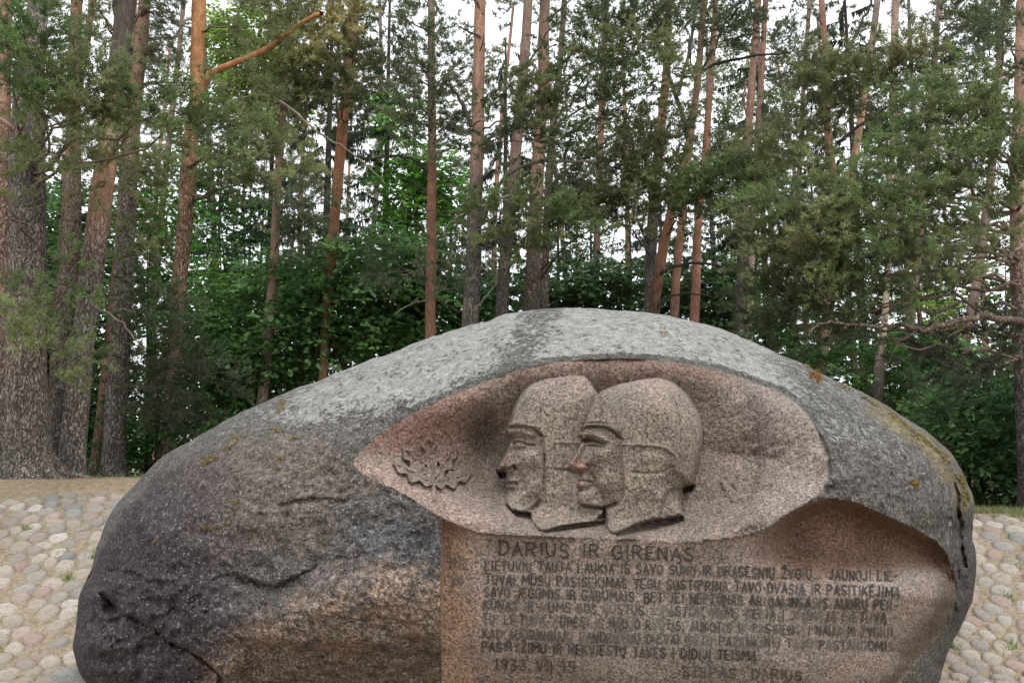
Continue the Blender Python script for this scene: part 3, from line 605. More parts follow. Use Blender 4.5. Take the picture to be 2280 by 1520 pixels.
inscribe('KŪNAS IR MUMS BUS RŪSTUS - PASTOS MUMS KELIĄ Į JAUNĄJĄ LIETUVĄ -', 1078, 1356, 1998, 1386, 20, 2.7, 0.045, 0.07, seed=4)
inscribe('TU, LIETUVA, TURĖSI IŠ NAUJO RYŽTIS, AUKOTIS IR PASIRENGTI NAUJAM ŽYGIUI,', 1076, 1387, 1996, 1419, 20, 2.7, 0.045, 0.07, seed=5)
inscribe('KAD AUDRINGŲJŲ VANDENYNŲ DIEVAI BŪTŲ PATENKINTI TAVO PASTANGOMIS', 1075, 1420, 1990, 1448, 20, 2.7, 0.045, 0.06, seed=6)
inscribe('PASIRYŽIMU IR NEKVIESTŲ TAVĘS Į DIDĮJĮ TEISMĄ.', 1074, 1448, 1692, 1471, 21, 2.9, seed=7)
inscribe('1933 VII 15', 1102, 1490, 1280, 1497, 24, 2.9, 0.05, 0.06, seed=8)
inscribe('STEPAS  DARIUS', 1520, 1505, 1786, 1513, 21, 2.9, 0.055, 0.08, seed=9)
inscribe('1933', 1000, 1262, 1038, 1264, 21, 2.2, 0.08, 0.1, seed=10); inscribe('VII', 1008, 1298, 1028, 1299, 20, 2.2, 0.09, 0.1, seed=11)

# ---- moss cushions on the stone
def mat_foliage(name, trans=0.25, rough=0.6):
    k = NT(name); c = k.attr('col')
    b = k.n('ShaderNodeBsdfPrincipled'); k.set(b.inputs['Base Color'], c); b.inputs['Roughness'].default_value = rough; b.inputs['Specular IOR Level'].default_value = 0.25
    t = k.n('ShaderNodeBsdfTranslucent'); k.set(t.inputs[0], c)
    mx = k.n('ShaderNodeMixShader'); mx.inputs[0].default_value = trans; k.t.links.new(b.outputs[0], mx.inputs[1]); k.t.links.new(t.outputs[0], mx.inputs[2])
    k.t.links.new(mx.outputs[0], k.out.inputs[0]); return k.m
M_MOSS = mat_foliage('moss_fibres', 0.15, 0.9); M_NEEDLE = mat_foliage('pine_needles', 0.48, 0.55); M_LEAF = mat_foliage('broad_leaves', 0.50, 0.5); M_SPRUCE = mat_foliage('spruce_needles', 0.15, 0.6)
M_GRASS = mat_foliage('grass_blades', 0.35, 0.6)
def moss(cx, cy, rx, ry, n, col, rot=0.0):
    t = rng.random(n) * 2 * np.pi; q = np.sqrt(rng.random(n)); lx = q * rx * np.cos(t); ly = q * ry * np.sin(t) * (0.6 + 0.4 * np.sin(3 * t + cx))
    x = cx + lx * math.cos(rot) - ly * math.sin(rot); y = cy + lx * math.sin(rot) + ly * math.cos(rot)
    Yl, _, rr_ = boulder_Y(x, y); P = at(x, y, Yl + 0.004); d = rng.normal(size=(n, 3)); d[:, 1] -= 1.4; d[:, 2] += .6; d /= np.linalg.norm(d, axis=1)[:, None]
    s = rng.normal(size=(n, 3)); s -= (s * d).sum(1)[:, None] * d; s /= np.linalg.norm(s, axis=1)[:, None]; L = rng.uniform(.015, .038, n)[:, None]
    Vm = np.stack([P - s * .005, P + s * .005, P + d * L], 1).reshape(-1, 3)
    c = np.array(col) * rng.uniform(.5, 1.4, (n, 1)); c = np.repeat(c, 3, 0)
    return mesh_np('moss_cushion', Vm, np.arange(n * 3).reshape(-1, 3), M_MOSS, boulder, colors=c)
OC, OR_ = (0.30, 0.245, 0.13), (0.30, 0.16, 0.06)
for a in [(626, 907, 20, 9, 170, OC, -1.0), (617, 960, 17, 8, 120, OC, .2), (525, 973, 13, 7, 90, OC, .4), (511, 995, 16, 9, 130, OC, -.6), (465, 1026, 24, 11, 330, OC, -.5), (624, 1022, 9, 7, 90, OC, .2),
          (653, 976, 9, 6, 60, OC, 0), (525, 1119, 9, 8, 70, OC, -.6), (454, 1174, 9, 6, 60, OC, .5), (478, 1178, 9, 6, 60, OC, 0), (350, 1203, 7, 9, 50, OC, 0), (617, 1044, 8, 5, 40, OC, 0), (507, 1154, 7, 6, 40, OC, 0),
          (1816, 838, 15, 17, 380, OR_, .5), (1798, 818, 9, 6, 70, OC, .6), (2035, 1076, 11, 7, 130, (0.30, 0.22, 0.05), .4), (1478, 742, 8, 20, 80, (.42, .33, .2), .3), (1880, 862, 22, 4, 110, OC, .45), (1935, 893, 26, 5, 150, OC, .55),
          (2000, 935, 30, 8, 260, (.28, .23, .10), .65), (2050, 975, 34, 11, 330, (.27, .22, .10), .65), (2098, 1015, 26, 9, 220, (.27, .22, .10), .8), (2150, 1105, 9, 34, 300, (.22, .2, .06), -.1), (2140, 1070, 8, 22, 160, (.24, .2, .07), -.4)]:
    moss(*a)

# ------------------------------------------------------------------ cobbles
def mat_cobble():
    k = NT('field_cobble'); c = k.coord(); oi = k.n('ShaderNodeObjectInfo').outputs['Random']
    col = k.ramp(oi, [(0.0, (0.277, 0.236, 0.193)), (0.15, (0.340, 0.297, 0.245)), (0.30, (0.237, 0.220, 0.208)), (0.45, (0.309, 0.225, 0.193)), (0.58, (0.391, 0.349, 0.304)), (0.72, (0.185, 0.192, 0.194)), (0.85, (0.298, 0.256, 0.203)), (1.0, (0.453, 0.410, 0.373))])
    col = k.mix(1.0, col, k.ramp(k.noise(c, 60, 3, 0.7), [(0.3, 0.62), (0.5, 1.0), (0.7, 1.25)]), 'MULTIPLY')
    col = k.mix(k.ramp(k.noise(c, 9, 4, 0.6), [(0.48, 0.0), (0.66, 0.55)]), col, (0.23, 0.185, 0.125, 1))
    return k.bsdf(col, 0.85, k.bump(k.math('ADD', k.noise(c, 30, 4), k.noise(c, 90, 2)), 0.6, 0.02), 0.25)
M_COB = mat_cobble()
sl = math.sqrt(1 + .53 ** 2); cand = np.column_stack([rng.uniform(-8.7, 7.7, 26000), rng.uniform(8.25, 12.2, 26000) * 1.0]); pts_k = np.zeros((0, 3)); keep_l = []
for cx_, cy_ in cand:
    r0 = .135 + .095 * rng.random() ** 1.5
    if len(keep_l):
        a_ = np.array(keep_l[-1:]) if False else KA[:nk]
        if (((a_[:, 0] - cx_) * .86) ** 2 + ((a_[:, 1] - cy_) * sl * 1.18) ** 2 < (.5 * (r0 + a_[:, 2])) ** 2).any(): continue
    else: KA = np.zeros((6000, 3)); nk = 0
    KA[nk] = (cx_, cy_, r0); nk += 1; keep_l.append(1)
seeds = KA[:nk, :2]
seeds = np.array(seeds); SS = seeds.copy(); SS[:, 1] *= sl
stuffV, stuffF, nv = [], [], 0; vis = []
KD = 9
for i, (x, y) in enumerate(seeds):
    if abs(x) < 2.2 and y < 9.9: continue
    topedge = 11.98 + 0.10 * math.sin(x * 2.1)
    if (x < 0 and y > topedge) or (x > 0 and y > 11.65): continue
    d = SS - SS[i]; dd = np.hypot(d[:, 0], d[:, 1]); nn = np.argsort(dd)[1:13]
    a0 = rng.random() * 6; an = a0 + np.arange(KD) * 2 * np.pi / KD; dirs = np.stack([np.cos(an), np.sin(an)], 1)
    pr = dirs @ d[nn].T; lim = np.where(pr > 1e-3, (dd[nn] ** 2 / 2) / np.maximum(pr, 1e-3), 9).min(1)
    lim = np.minimum(lim, .15); lim = 0.70 * lim + 0.15 * (np.roll(lim, 1) + np.roll(lim, -1)); lim = lim * rng.uniform(.86, .99) - 0.003 + rng.normal(0, .003, KD)
    hgt = rng.uniform(.028, .055); sink = rng.uniform(-.012, .006)
    tilt = rng.normal(0, .10, 2)
    rings = [(1.0, -0.035), (0.93, 0.45), (0.62, 0.86)]; pts = []
    for q, (f, hh) in enumerate(rings):
        for j in range(KD):
            u, v = dirs[j] * lim[j] * f; pts.append((u, v / sl, (hh * hgt if q else hh) + sink + tilt[0] * u + tilt[1] * v))
    pts.append((0, 0, hgt + sink)); pts = np.array(pts); pts[:KD * 3, 2] += rng.normal(0, .003, KD * 3)
    P = pts.copy(); P[:, 0] += x; P[:, 1] += y; P[:, 2] += ground_z(P[:, 0], P[:, 1]) + .006
    j = np.arange(KD); k1 = (j + 1) % KD
    f4 = np.vstack([np.stack([r_ * KD + j, r_ * KD + k1, (r_ + 1) * KD + k1, (r_ + 1) * KD + j], 1) for r_ in (0, 1)]); f3 = np.stack([2 * KD + j, 2 * KD + k1, np.full(KD, 3 * KD)], 1)
    qx, qy = proj(P[-1]); hid = np.hypot(qx - BC[0], qy - BC[1]) < Rout(np.arctan2(qy - BC[1], qx - BC[0])) - 25
    if -40 < qx < 2320 and qy < 1560 and not hid: vis.append((P, f4, f3, (x, y)))
    else:
        stuffV.append(P); stuffF.append((f4 + nv, f3 + nv)); nv += len(P)
vis.sort(key=lambda t: np.hypot(t[3][0], t[3][1]))
for P, f4, f3, (x, y) in vis[:300]:
    c = P[-1].copy()
    o = mesh_np('cobblestone', P - c, [f4, f3], M_COB, None, smooth=True); o.location = c; o.parent = bank
for P, f4, f3, _ in vis[300:]: stuffV.append(P); stuffF.append((f4 + nv, f3 + nv)); nv += len(P)
o = mesh_np('outer_cobbles', np.vstack(stuffV), [np.vstack([f[0] for f in stuffF]), np.vstack([f[1] for f in stuffF])], M_COB, bank, smooth=True); tag(o, kind='stuff')
print('cobbles', len(vis), len(stuffV))

# ---- litter, grass
def scatter_blades(name, P, Lr, wr, colors, up=0.2, mat=M_GRASS, parent=None, lean=1.0):
    n = len(P); d = rng.normal(size=(n, 3)) * lean; d[:, 2] = np.abs(d[:, 2]) * up + (up if up > .5 else 0.03); d /= np.linalg.norm(d, axis=1)[:, None]
    s = np.cross(d, rng.normal(size=(n, 3))); s /= np.linalg.norm(s, axis=1)[:, None]; L = rng.uniform(*Lr, n)[:, None]; w = rng.uniform(*wr, n)[:, None]
    V = np.stack([P - s * w, P + s * w, P + d * L], 1).reshape(-1, 3)
    c = np.array(colors)[rng.integers(0, len(colors), n)] * rng.uniform(.7, 1.3, (n, 1))
    o = mesh_np(name, V, np.arange(3 * n).reshape(-1, 3), mat, parent, colors=np.repeat(c, 3, 0)); tag(o, kind='stuff'); return o
n = 22000; x = rng.uniform(-8.5, 7.5, n); y = rng.uniform(8.4, 14.5, n)
keep = (y > 11.4) | (rng.random(n) < .55); x, y = x[keep], y[keep]
P = np.stack([x, y, ground_z(x, y) + np.where(y > 11.6, .01, rng.uniform(.008, .035, len(x)))], 1)
o = scatter_blades('dry_needle_litter', P, (.03, .09), (.0015, .003), [(.42, .33, .21), (.52, .42, .28), (.30, .21, .12)], .08)
tag(o, 'dry straw-coloured needle litter strewn over the bank and tree roots', 'needle litter')
cs = []
for _ in range(45):
    sx = rng.choice([-1, 1]); x0 = rng.uniform(-7.5, -3) if sx < 0 else rng.uniform(3, 6.6); cs.append((x0, rng.uniform(8.7, 11.5), rng.integers(4, 16), .05))
cs += [(float(at(1985 + 0, 1445, 9.3)[0]), 9.25, 34, .04)]
for bx, by in ((2125, 1447), (2245, 1442), (2240, 1330), (60, 1180), (200, 1240), (150, 1290)):
    yy = 9.3
    for it in range(20):
        p = at(bx, by, yy); yy = np.clip(8.8 + (p[2]) / .53, 8.7, 11.5)
    cs.append((p[0], yy, 34, .04))
P = np.vstack([np.stack([rng.normal(a, s, k), rng.normal(b, s, k)], 1) for a, b, k, s in cs]); P = np.column_stack([P, ground_z(P[:, 0], P[:, 1]) + .01])
o = scatter_blades('weeds_between_cobbles', P, (.05, .10), (.004, .008), [(.09, .20, .03), (.16, .24, .06), (.25, .26, .10)], .9); tag(o, 'small green weeds growing in the cobble joints', 'weeds')
n = 26000; x = np.concatenate([rng.uniform(2.0, 9.5, n // 2), rng.uniform(-9, 9, n - n // 2)]); y = np.concatenate([rng.uniform(11.6, 12.8, n // 2), rng.uniform(12.9, 20, n - n // 2)])
keep = fbm(x * 1.3, y * 1.3, 3, 6) > np.where(x < -1.5, .56, .40); x, y = x[keep], y[keep]
P = np.stack([x, y, ground_z(x, y)], 1)
o = scatter_blades('grass', P, (.04, .13), (.003, .006), [(.12, .19, .05), (.20, .24, .09), (.34, .32, .16)], .9); tag(o, 'short thin grass along the crest of the bank', 'grass')

# ---- small dressed block at the boulder's foot
def box_mesh(name, cx, cy, z0, z1, sx, sy, bev, mat, parent=None, rot=0):
    import bmesh
    bm = bmesh.new(); bmesh.ops.create_cube(bm, size=1)
    for v in bm.verts: v.co.x *= sx; v.co.y *= sy; v.co.z = v.co.z * (z1 - z0)
    bmesh.ops.bevel(bm, geom=bm.edges[:], offset=bev, segments=3, affect='EDGES', profile=.6)
    for v in bm.verts: v.co.x += random.uniform(-.002, .002); v.co.z += random.uniform(-.002, .002)
    me = bpy.data.meshes.new(name); bm.to_mesh(me); bm.free(); me.materials.append(mat)
    o = bpy.data.objects.new(name, me); link(o, parent); o.location = (cx, cy, (z0 + z1) / 2); o.rotation_euler.z = rot; return o
k = NT('grey_granite_block'); c = k.coord(); blk = k.bsdf(k.mix(1, (0.27, .268, .255, 1), k.ramp(k.noise(c, 40, 3, .7), [(.3, .5), (.7, 1.4)]), 'MULTIPLY'), .85, k.bump(k.noise(c, 30, 4), .6, .01), .2)
p = at(150, 1500, 7.95)
o = box_mesh('stone_block', p[0] + .10, 8.10, -.05, float(p[2]), .50, .30, .006, blk, None, .05); tag(o, 'low grey dressed granite block at the left foot of the boulder', 'stone block')

# ------------------------------------------------------------------ trees
def mat_bark():
    k = NT('pine_bark'); c0 = k.coord((1, 1, .26)); nz = k.n('ShaderNodeTexNoise'); k.set(nz.inputs['Vector'], k.coord()); nz.inputs['Scale'].default_value = 5
    wv = k.n('ShaderNodeVectorMath', operation='SCALE'); k.set(wv.inputs[0], nz.outputs[1]); wv.inputs['Scale'].default_value = .09
    n2_ = k.n('ShaderNodeTexNoise'); k.set(n2_.inputs['Vector'], k.coord((1, 1, .5))); n2_.inputs['Scale'].default_value = 26; n2_.inputs['Detail'].default_value = 3; w2 = k.n('ShaderNodeVectorMath', operation='SCALE'); k.set(w2.inputs[0], n2_.outputs[1]); w2.inputs['Scale'].default_value = .075
    a0 = k.n('ShaderNodeVectorMath', operation='ADD'); k.set(a0.inputs[0], c0); k.set(a0.inputs[1], w2.outputs[0]); c0 = a0.outputs[0]
    ad = k.n('ShaderNodeVectorMath', operation='ADD'); k.set(ad.inputs[0], c0); k.set(ad.inputs[1], wv.outputs[0]); c = ad.outputs[0]
    e = k.vor(c, 27, 'DISTANCE_TO_EDGE'); cell = k.n('ShaderNodeSeparateColor'); k.set(cell.inputs[0], k.vor(c, 27, 'F1', 1)); cell = k.ramp(cell.outputs[0], [(0, .78), (1, 1.22)]); e2 = k.vor(c, 34, 'DISTANCE_TO_EDGE')
    crack = k.ramp(e, [(0.0, 0.0), (0.10, 0.6), (0.2, 1.0)]); fine = k.noise(k.coord((1, 1, .4)), 60, 3, .7)
    plate = k.attr('plate', 'Fac'); col = k.attr('col')
    cr = k.mix(plate, k.ramp(crack, [(0.0, .82), (1.0, 1.03)]), k.ramp(crack, [(0.0, .28), (0.5, .85), (1.0, 1.28)]))
    col = k.mix(1, col, cr, 'MULTIPLY'); col = k.mix(1, col, cell, 'MULTIPLY')
    col = k.mix(1, col, k.ramp(fine, [(.3, .6), (.7, 1.4)]), 'MULTIPLY'); col = k.mix(1, col, k.ramp(k.noise(k.coord(), 2.2, 4), [(.3, .75), (.7, 1.25)]), 'MULTIPLY')
    sep = k.noise(k.coord(), 7, 4, .7); col = k.mix(k.math('MULTIPLY', k.ramp(sep, [(.56, 0), (.68, .5)]), plate), col, (.34, .33, .31, 1))
    h = k.math('MULTIPLY', crack, k.math('ADD', k.math('MULTIPLY', plate, .9), .12)); h = k.math('ADD', h, k.math('MULTIPLY', fine, .3))
    return k.bsdf(col, .9, k.bump(h, .9, .03), .15)
M_BARK = mat_bark()
GREY, GREY2, RED, ORG, DARK, PALE, BRN = (.185, .155, .138), (.17, .145, .13), (.30, .185, .135), (.50, .25, .12), (.085, .07, .062), (.42, .33, .26), (.22, .165, .13)

def tube(P, rad, sides=8, noise=0.0, seed=0):
    P = np.asarray(P, float); rad = np.asarray(rad, float); n = len(P)
    T = np.gradient(P, axis=0); T /= np.linalg.norm(T, axis=1)[:, None] + 1e-9
    ref = np.array([0, 1, 0.]) if abs(T[0][1]) < .8 else np.array([1., 0, 0])
    a = np.cross(T, ref); a /= np.linalg.norm(a, axis=1)[:, None] + 1e-9; b = np.cross(T, a)
    t = np.arange(sides) * 2 * np.pi / sides
    r = rad[:, None] * np.ones(sides)
    if noise: r = r * (1 + noise * (fbm(np.cos(t)[None] * 1.7 + seed * 3.1 + 5, np.sin(t)[None] * 1.7 + np.arange(n)[:, None] * .6, 2, seed) - .5))
    V = P[:, None] + r[..., None] * (np.cos(t)[None, :, None] * a[:, None] + np.sin(t)[None, :, None] * b[:, None])
    i = (np.arange(n - 1)[:, None] * sides + np.arange(sides)).ravel(); j = (np.arange(n - 1)[:, None] * sides + (np.arange(sides) + 1) % sides).ravel()
    return V.reshape(-1, 3), np.stack([i, j, j + sides, i + sides], 1)
class Acc:
    def __init__(s): s.V, s.F, s.C, s.A, s.n = [], [], [], [], 0
    def add(s, V, F_, col, plate=0.0):
        s.V.append(V); s.F.append(F_ + s.n); s.n += len(V); s.C.append(np.broadcast_to(np.asarray(col, float), (len(V), 3))); s.A.append(np.broadcast_to(plate, (len(V),)))
    def build(s, name, mat, parent, smooth=True):
        if not s.V: return None
        return mesh_np(name, np.vstack(s.V), np.vstack(s.F), mat, parent, smooth, np.vstack(s.C), {'plate': np.concatenate(s.A)})
def bez(p0, p1, p2, n=8):
    t = np.linspace(0, 1, n)[:, None]; return (1 - t) ** 2 * np.array(p0) + 2 * t * (1 - t) * np.array(p1) + t * t * np.array(p2)

# ---- foliage templates (local: the twig runs along +X)
def needle_spray(seed, L=.55, shoots=13, per=15, nl=.062, nw=.0042):
    r = np.random.default_rng(seed); V, kind = [], []
    def shoot(p, d, n, ln):
        d = d / np.linalg.norm(d)
        for _ in range(n):
            t = r.random(); b = p + d * ln * t; q = r.normal(size=3); q -= (q @ d) * d; q /= np.linalg.norm(q); q = q + d * r.uniform(.5, 1.3); q /= np.linalg.norm(q)
            s = np.cross(q, r.normal(size=3)); s /= np.linalg.norm(s); V.extend([b - s * nw, b + s * nw, b + q * nl * r.uniform(.7, 1.2)]); kind.append(0)
    def twig(p, q, w):
        s = np.cross(q - p, r.normal(size=3)); s = s / np.linalg.norm(s) * w; V.extend([p - s, p + s, q]); kind.append(1)
        s2 = np.cross(q - p, s); s2 = s2 / np.linalg.norm(s2) * w; V.extend([p - s2, p + s2, q]); kind.append(1)
    pts = [np.array([0, 0, 0.])]; d = np.array([1., 0, 0])
    for i in range(6):
        d = d + r.normal(0, .16, 3); d /= np.linalg.norm(d); pts.append(pts[-1] + d * L / 6); twig(pts[-2], pts[-1], .0055 - .0005 * i)
    for i in range(shoots):
        k = r.uniform(1.5, 6); a = pts[int(k)] + (pts[min(int(k) + 1, 6)] - pts[int(k)]) * (k - int(k)); dd = np.array([1, r.choice([-1, 1]) * r.uniform(.4, 1.2), r.uniform(-.35, .75)]); dd /= np.linalg.norm(dd)
        ln = r.uniform(.08, .17); twig(a, a + dd * ln, .003); shoot(a + dd * ln * .25, dd, per, ln * .9)
    shoot(pts[-1], d, per, .08)
    return np.array(V), np.array(kind)
def leaf_spray(seed, L=.6, n=26, ll=.085, lw=.03, droop=.25):
    r = np.random.default_rng(seed); V, kind = [], []
    for i in range(n):
        t = r.uniform(.05, 1); b = np.array([t * L, r.choice([-1, 1]) * r.uniform(.02, .20) * (1.1 - .5 * t), -droop * t * t * L + r.normal(0, .02)])
        d = np.array([r.uniform(.2, 1), np.sign(b[1]) * r.uniform(.2, 1), r.uniform(-.6, .15)]); d /= np.linalg.norm(d); s = np.cross(d, np.array([0, 0, 1.]) + r.normal(0, .35, 3)); s /= np.linalg.norm(s)
        sc_ = r.uniform(.7, 1.25); V.extend([b, b + d * ll * .5 * sc_ + s * lw * sc_, b + d * ll * sc_]); kind.append(0); V.extend([b, b + d * ll * sc_, b + d * ll * .5 * sc_ - s * lw * sc_]); kind.append(0)
    for i in range(3):
        V.extend([np.array([i * L / 3, -.004, 0]), np.array([i * L / 3, .004, 0]), np.array([(i + 1) * L / 3, 0, -droop * ((i + 1) / 3) ** 2 * L])]); kind.append(1)
    return np.array(V), np.array(kind)
def spruce_spray(seed, L=.75, n=46):
    r = np.random.default_rng(seed); V, kind = [], []
    for i in range(n):
        t = r.uniform(0, 1); b = np.array([t * L, r.normal(0, .03), -.12 * t * L]); ln = r.uniform(.12, .34) * (1 - .5 * abs(t - .5)); d = np.array([r.uniform(-.15, .35), r.normal(0, .22), -1.]); d /= np.linalg.norm(d)
        s = np.cross(d, r.normal(size=3)); s = s / np.linalg.norm(s) * r.uniform(.016, .034); V.extend([b - s, b + s, b + d * ln]); kind.append(0)
    V.extend([np.array([0, 0, .012]), np.array([0, 0, -.012]), np.array([L, 0, -.12 * L])]); kind.append(1)
    return np.array(V), np.array(kind)
NEED = [needle_spray(i, nw=.0066) for i in range(6)]; NEEDF = [needle_spray(20 + i, .7, 12, 9, .085, .0105) for i in range(4)]
LEAFT = [leaf_spray(i) for i in range(5)]; LEAFF = [leaf_spray(30 + i, .85, 20, .14, .05) for i in range(4)]; SPRU = [spruce_spray(i) for i in range(4)]
def frames(D, roll):
    D = D / (np.linalg.norm(D, axis=1)[:, None] + 1e-9); up = np.tile([0, 0, 1.], (len(D), 1)); y = np.cross(up, D); y /= np.linalg.norm(y, axis=1)[:, None] + 1e-6; z = np.cross(D, y)
    c, s = np.cos(roll)[:, None], np.sin(roll)[:, None]; return np.stack([D, y * c + z * s, -y * s + z * c], 2)      # columns are the axes
def foliage(name, temps, P, D, scale, cols, twigcol, mat, parent, roll=.5, flat=None):
    """bakes sprays at P pointing along D into one mesh"""
    n = len(P); ti = rng.integers(0, len(temps), n); Vs, Cs = [], []
    M = frames(D, rng.normal(0, roll, n)) * scale[:, None, None]
    for t, (tv, tk) in enumerate(temps):
        k = np.where(ti == t)[0]
        if not len(k): continue
        W_ = np.einsum('nij,vj->nvi', M[k], tv) + P[k][:, None]
        c = cols[k][:, None, None, :] * rng.uniform(.72, 1.3, (len(k), len(tk), 1, 1)); c = np.where((tk == 1)[None, :, None, None], np.array(twigcol), c); c = np.broadcast_to(c, (len(k), len(tk), 3, 3))
        Vs.append(W_.reshape(-1, 3)); Cs.append(c.reshape(-1, 3))
    V = np.vstack(Vs)
    return mesh_np(name, V, np.arange(len(V)).reshape(-1, 3), mat, parent, colors=np.vstack(Cs))

TREES = []
TRI = 0
def pine(label, Y, pts, bark, plate_to, H=None, group=None, stubs=6, flare=1.25, sides=12, name='pine_tree'):
    """pts: (px, py, width px) from the base up; bark: (colour, py) stops from the base up"""
    pts = np.array(pts, float); z0 = at(pts[0][0], pts[0][1], Y); gz = float(ground_z(z0[0], Y))
    W = at(pts[:, 0], pts[:, 1], Y); rad = pts[:, 2] / F * Y / 2
    # continue down to the ground and up past the frame
    dirn = (W[1] - W[0]) / (W[1][2] - W[0][2]); 
    if W[0][2] > gz - .1: W = np.vstack([W[0] + dirn * (gz - .15 - W[0][2]), W]); rad = np.r_[rad[0] * (1.08 if flare < 1.2 else 1.15), rad]; pts = np.vstack([[0, 2000, 0], pts])
    top = W[-1]; up = (W[-1] - W[-2]) / max(W[-1][2] - W[-2][2], .1); H = H or top[2] + 5.0
    up[:2] *= .5
    if H > top[2] + .3: W = np.vstack([W, top + up * (H - top[2])]); rad = np.r_[rad, rad[-1] * .45]; pts = np.vstack([pts, [0, -900, 0]])
    # resample
    s = np.r_[0, np.cumsum(np.linalg.norm(np.diff(W, axis=0), axis=1))]; n = max(8, int(s[-1] / .35)); t = np.linspace(0, s[-1], n)
    Wp = np.stack([np.interp(t, s, W[:, i]) for i in range(3)], 1); r_ = np.interp(t, s, rad)
    ker = np.array([1, 2, 3, 2, 1.]) / 9
    for i in range(2):
        Wp[2:-2, i] = np.convolve(Wp[:, i], ker, 'valid')
    Wp[:, 0] += (fbm(t * .8, t * 0 + Y, 2, 3) - .5) * .05
    r_ = r_ * (1 + (flare - 1) * np.exp(-np.maximum(Wp[:, 2] - gz, 0) / .28) * 1.0)
    root = empty(name, tuple(Wp[0]), label, 'tree', group)
    V_, F_ = tube(Wp, r_, sides, .22, len(TREES))
    _, py = proj(V_); cs = np.array([b[0] for b in bark]); ps = np.array([b[1] for b in bark], float)
    o_ = np.argsort(ps); jit = (fbm(V_[:, 0] * 3, V_[:, 2] * 2, 2, 5) - .5) * 120
    cc = np.stack([np.interp(py + jit, ps[o_], cs[o_][:, i]) for i in range(3)], 1)
    plate = sst(plate_to - 80, plate_to + 80, py)
    a = Acc(); a.add(V_, F_, cc, 0); a.A = [plate]; a.build('trunk', M_BARK, root)
    T = dict(root=root, P=Wp, r=r_, Y=Y, acc=Acc(), gz=gz, sprays=[], dead=Acc()); TREES.append(T)
    # dead side branches
    for i in range(stubs):
        k = random.randint(int(n * .12), int(n * .9)); az = random.uniform(0, 2 * math.pi); L = random.choice([.25, .5, 1.0, 1.7]) * random.uniform(.7, 1.2)
        d = np.array([math.cos(az), math.sin(az) * .6, random.uniform(-.15, .5)]); p = Wp[k]; q = p + d * L; mid = p + d * L * .5 + np.array([0, 0, random.uniform(-.05, .22) * L])
        B = bez(p, mid, q, 7); B[1:-1] += rng.normal(0, .02 * L, (5, 3)); V2, F2 = tube(B, np.linspace(max(.014, r_[k] * .16), .004, 7), 5); ba = Acc(); ba.add(V2, F2, np.array(DARK) * random.uniform(.9, 1.8), .2)
        for _ in range(random.randint(0, 3)):
            j = random.randint(2, 5); q2 = B[j] + (d + rng.normal(0, .5, 3)) * L * .3; V3, F3 = tube(bez(B[j], (B[j] + q2) / 2 + rng.normal(0, .03, 3), q2, 4), np.linspace(.006, .002, 4), 3); ba.add(V3, F3, np.array(DARK) * 1.6, .2)
        ba.build('branch', M_BARK, root)
    return T
def limb(T, pts, w0, w1, col, dY=None, plate=0.1, name=None, label=None):
    """a limb drawn through photo points at given distance; dY list of offsets from the tree's own distance"""
    pts = smooth_poly(pts, 2, False); n = len(pts); dY = np.interp(np.linspace(0, 1, n), np.linspace(0, 1, len(dY)), dY) if dY is not None else np.zeros(n)
    W = at(pts[:, 0], pts[:, 1], T['Y'] + dY); W[1:-1] += rng.normal(0, .012, (n - 2, 3)); rad = np.linspace(w0, w1, n) / F * (T['Y'] + dY) / 2
    V_, F_ = tube(W, rad, 7, .25, n)
    a = Acc(); a.add(V_, F_, col, plate); o = a.build(name or 'branch', M_BARK, T['root'])
    if label: o['label'] = label

PG = 'tall pines standing behind the boulder'
T = {}
T['big'] = pine('thick old grey pine with flared roots, nearest tree at the left edge', 13.4, [(60, 1066, 96), (61, 1000, 88), (61, 800, 84), (60, 600, 81), (60, 400, 79), (63, 230, 70), (77, 90, 50), (85, 0, 42), (86, -20, 41)], [((.17, .148, .13), 1080), ((.19, .15, .125), 800), ((.15, .13, .12), 400), ((.26, .22, .2), 0)], -200, group=PG, flare=1.38, sides=28, stubs=3)
T['edge'] = pine('dark pine trunk cut off by the left edge, right behind the thick old pine', 15.5, [(4, 1060, 44), (4, 500, 40), (10, 0, 34)], [(GREY2, 1060), (RED, 200)], 300, group=PG, stubs=3)
T['t2'] = pine('straight brown pine just right of the thick old pine', 17.0, [(127, 1052, 48), (138, 800, 50), (156, 560, 48), (165, 300, 32), (172, 0, 26)], [(DARK, 1060), ((.13, .10, .085), 700), (BRN, 450), (RED, 250), (RED, 0)], 380, group=PG)
T['lean'] = pine('leaning grey pine with an orange scar on its right side', 14.2, [(160, 1058, 52), (170, 900, 52), (192, 700, 50), (212, 540, 50), (232, 400, 47), (250, 260, 45), (264, 130, 42), (286, -20, 40)], [(GREY, 1060), (GREY, 600), ((.34, .2, .13), 420), ((.3, .2, .15), 250), (DARK, 130), (DARK, 0)], 500, group=PG, sides=16, stubs=4)
T['t5'] = pine('thin reddish pine between two grey trunks near the left edge', 19.0, [(208, 1060, 20), (228, 900, 20), (250, 680, 21), (266, 540, 20), (276, 380, 18), (290, 200, 16), (300, 0, 14)], [(BRN, 1060), (RED, 900), ((.34, .17, .11), 600), (RED, 0)], 950, group=PG)
T['t4'] = pine('dark forked pine with broken snags at its top, left part of the picture', 17.0, [(252, 1070, 50), (262, 850, 46), (276, 600, 42), (286, 400, 40), (300, 220, 36), (316, 90, 32), (326, -20, 24)], [(GREY2, 1060), (GREY2, 500), (RED, 200), ((.34, .2, .15), 0)], 300, group=PG)
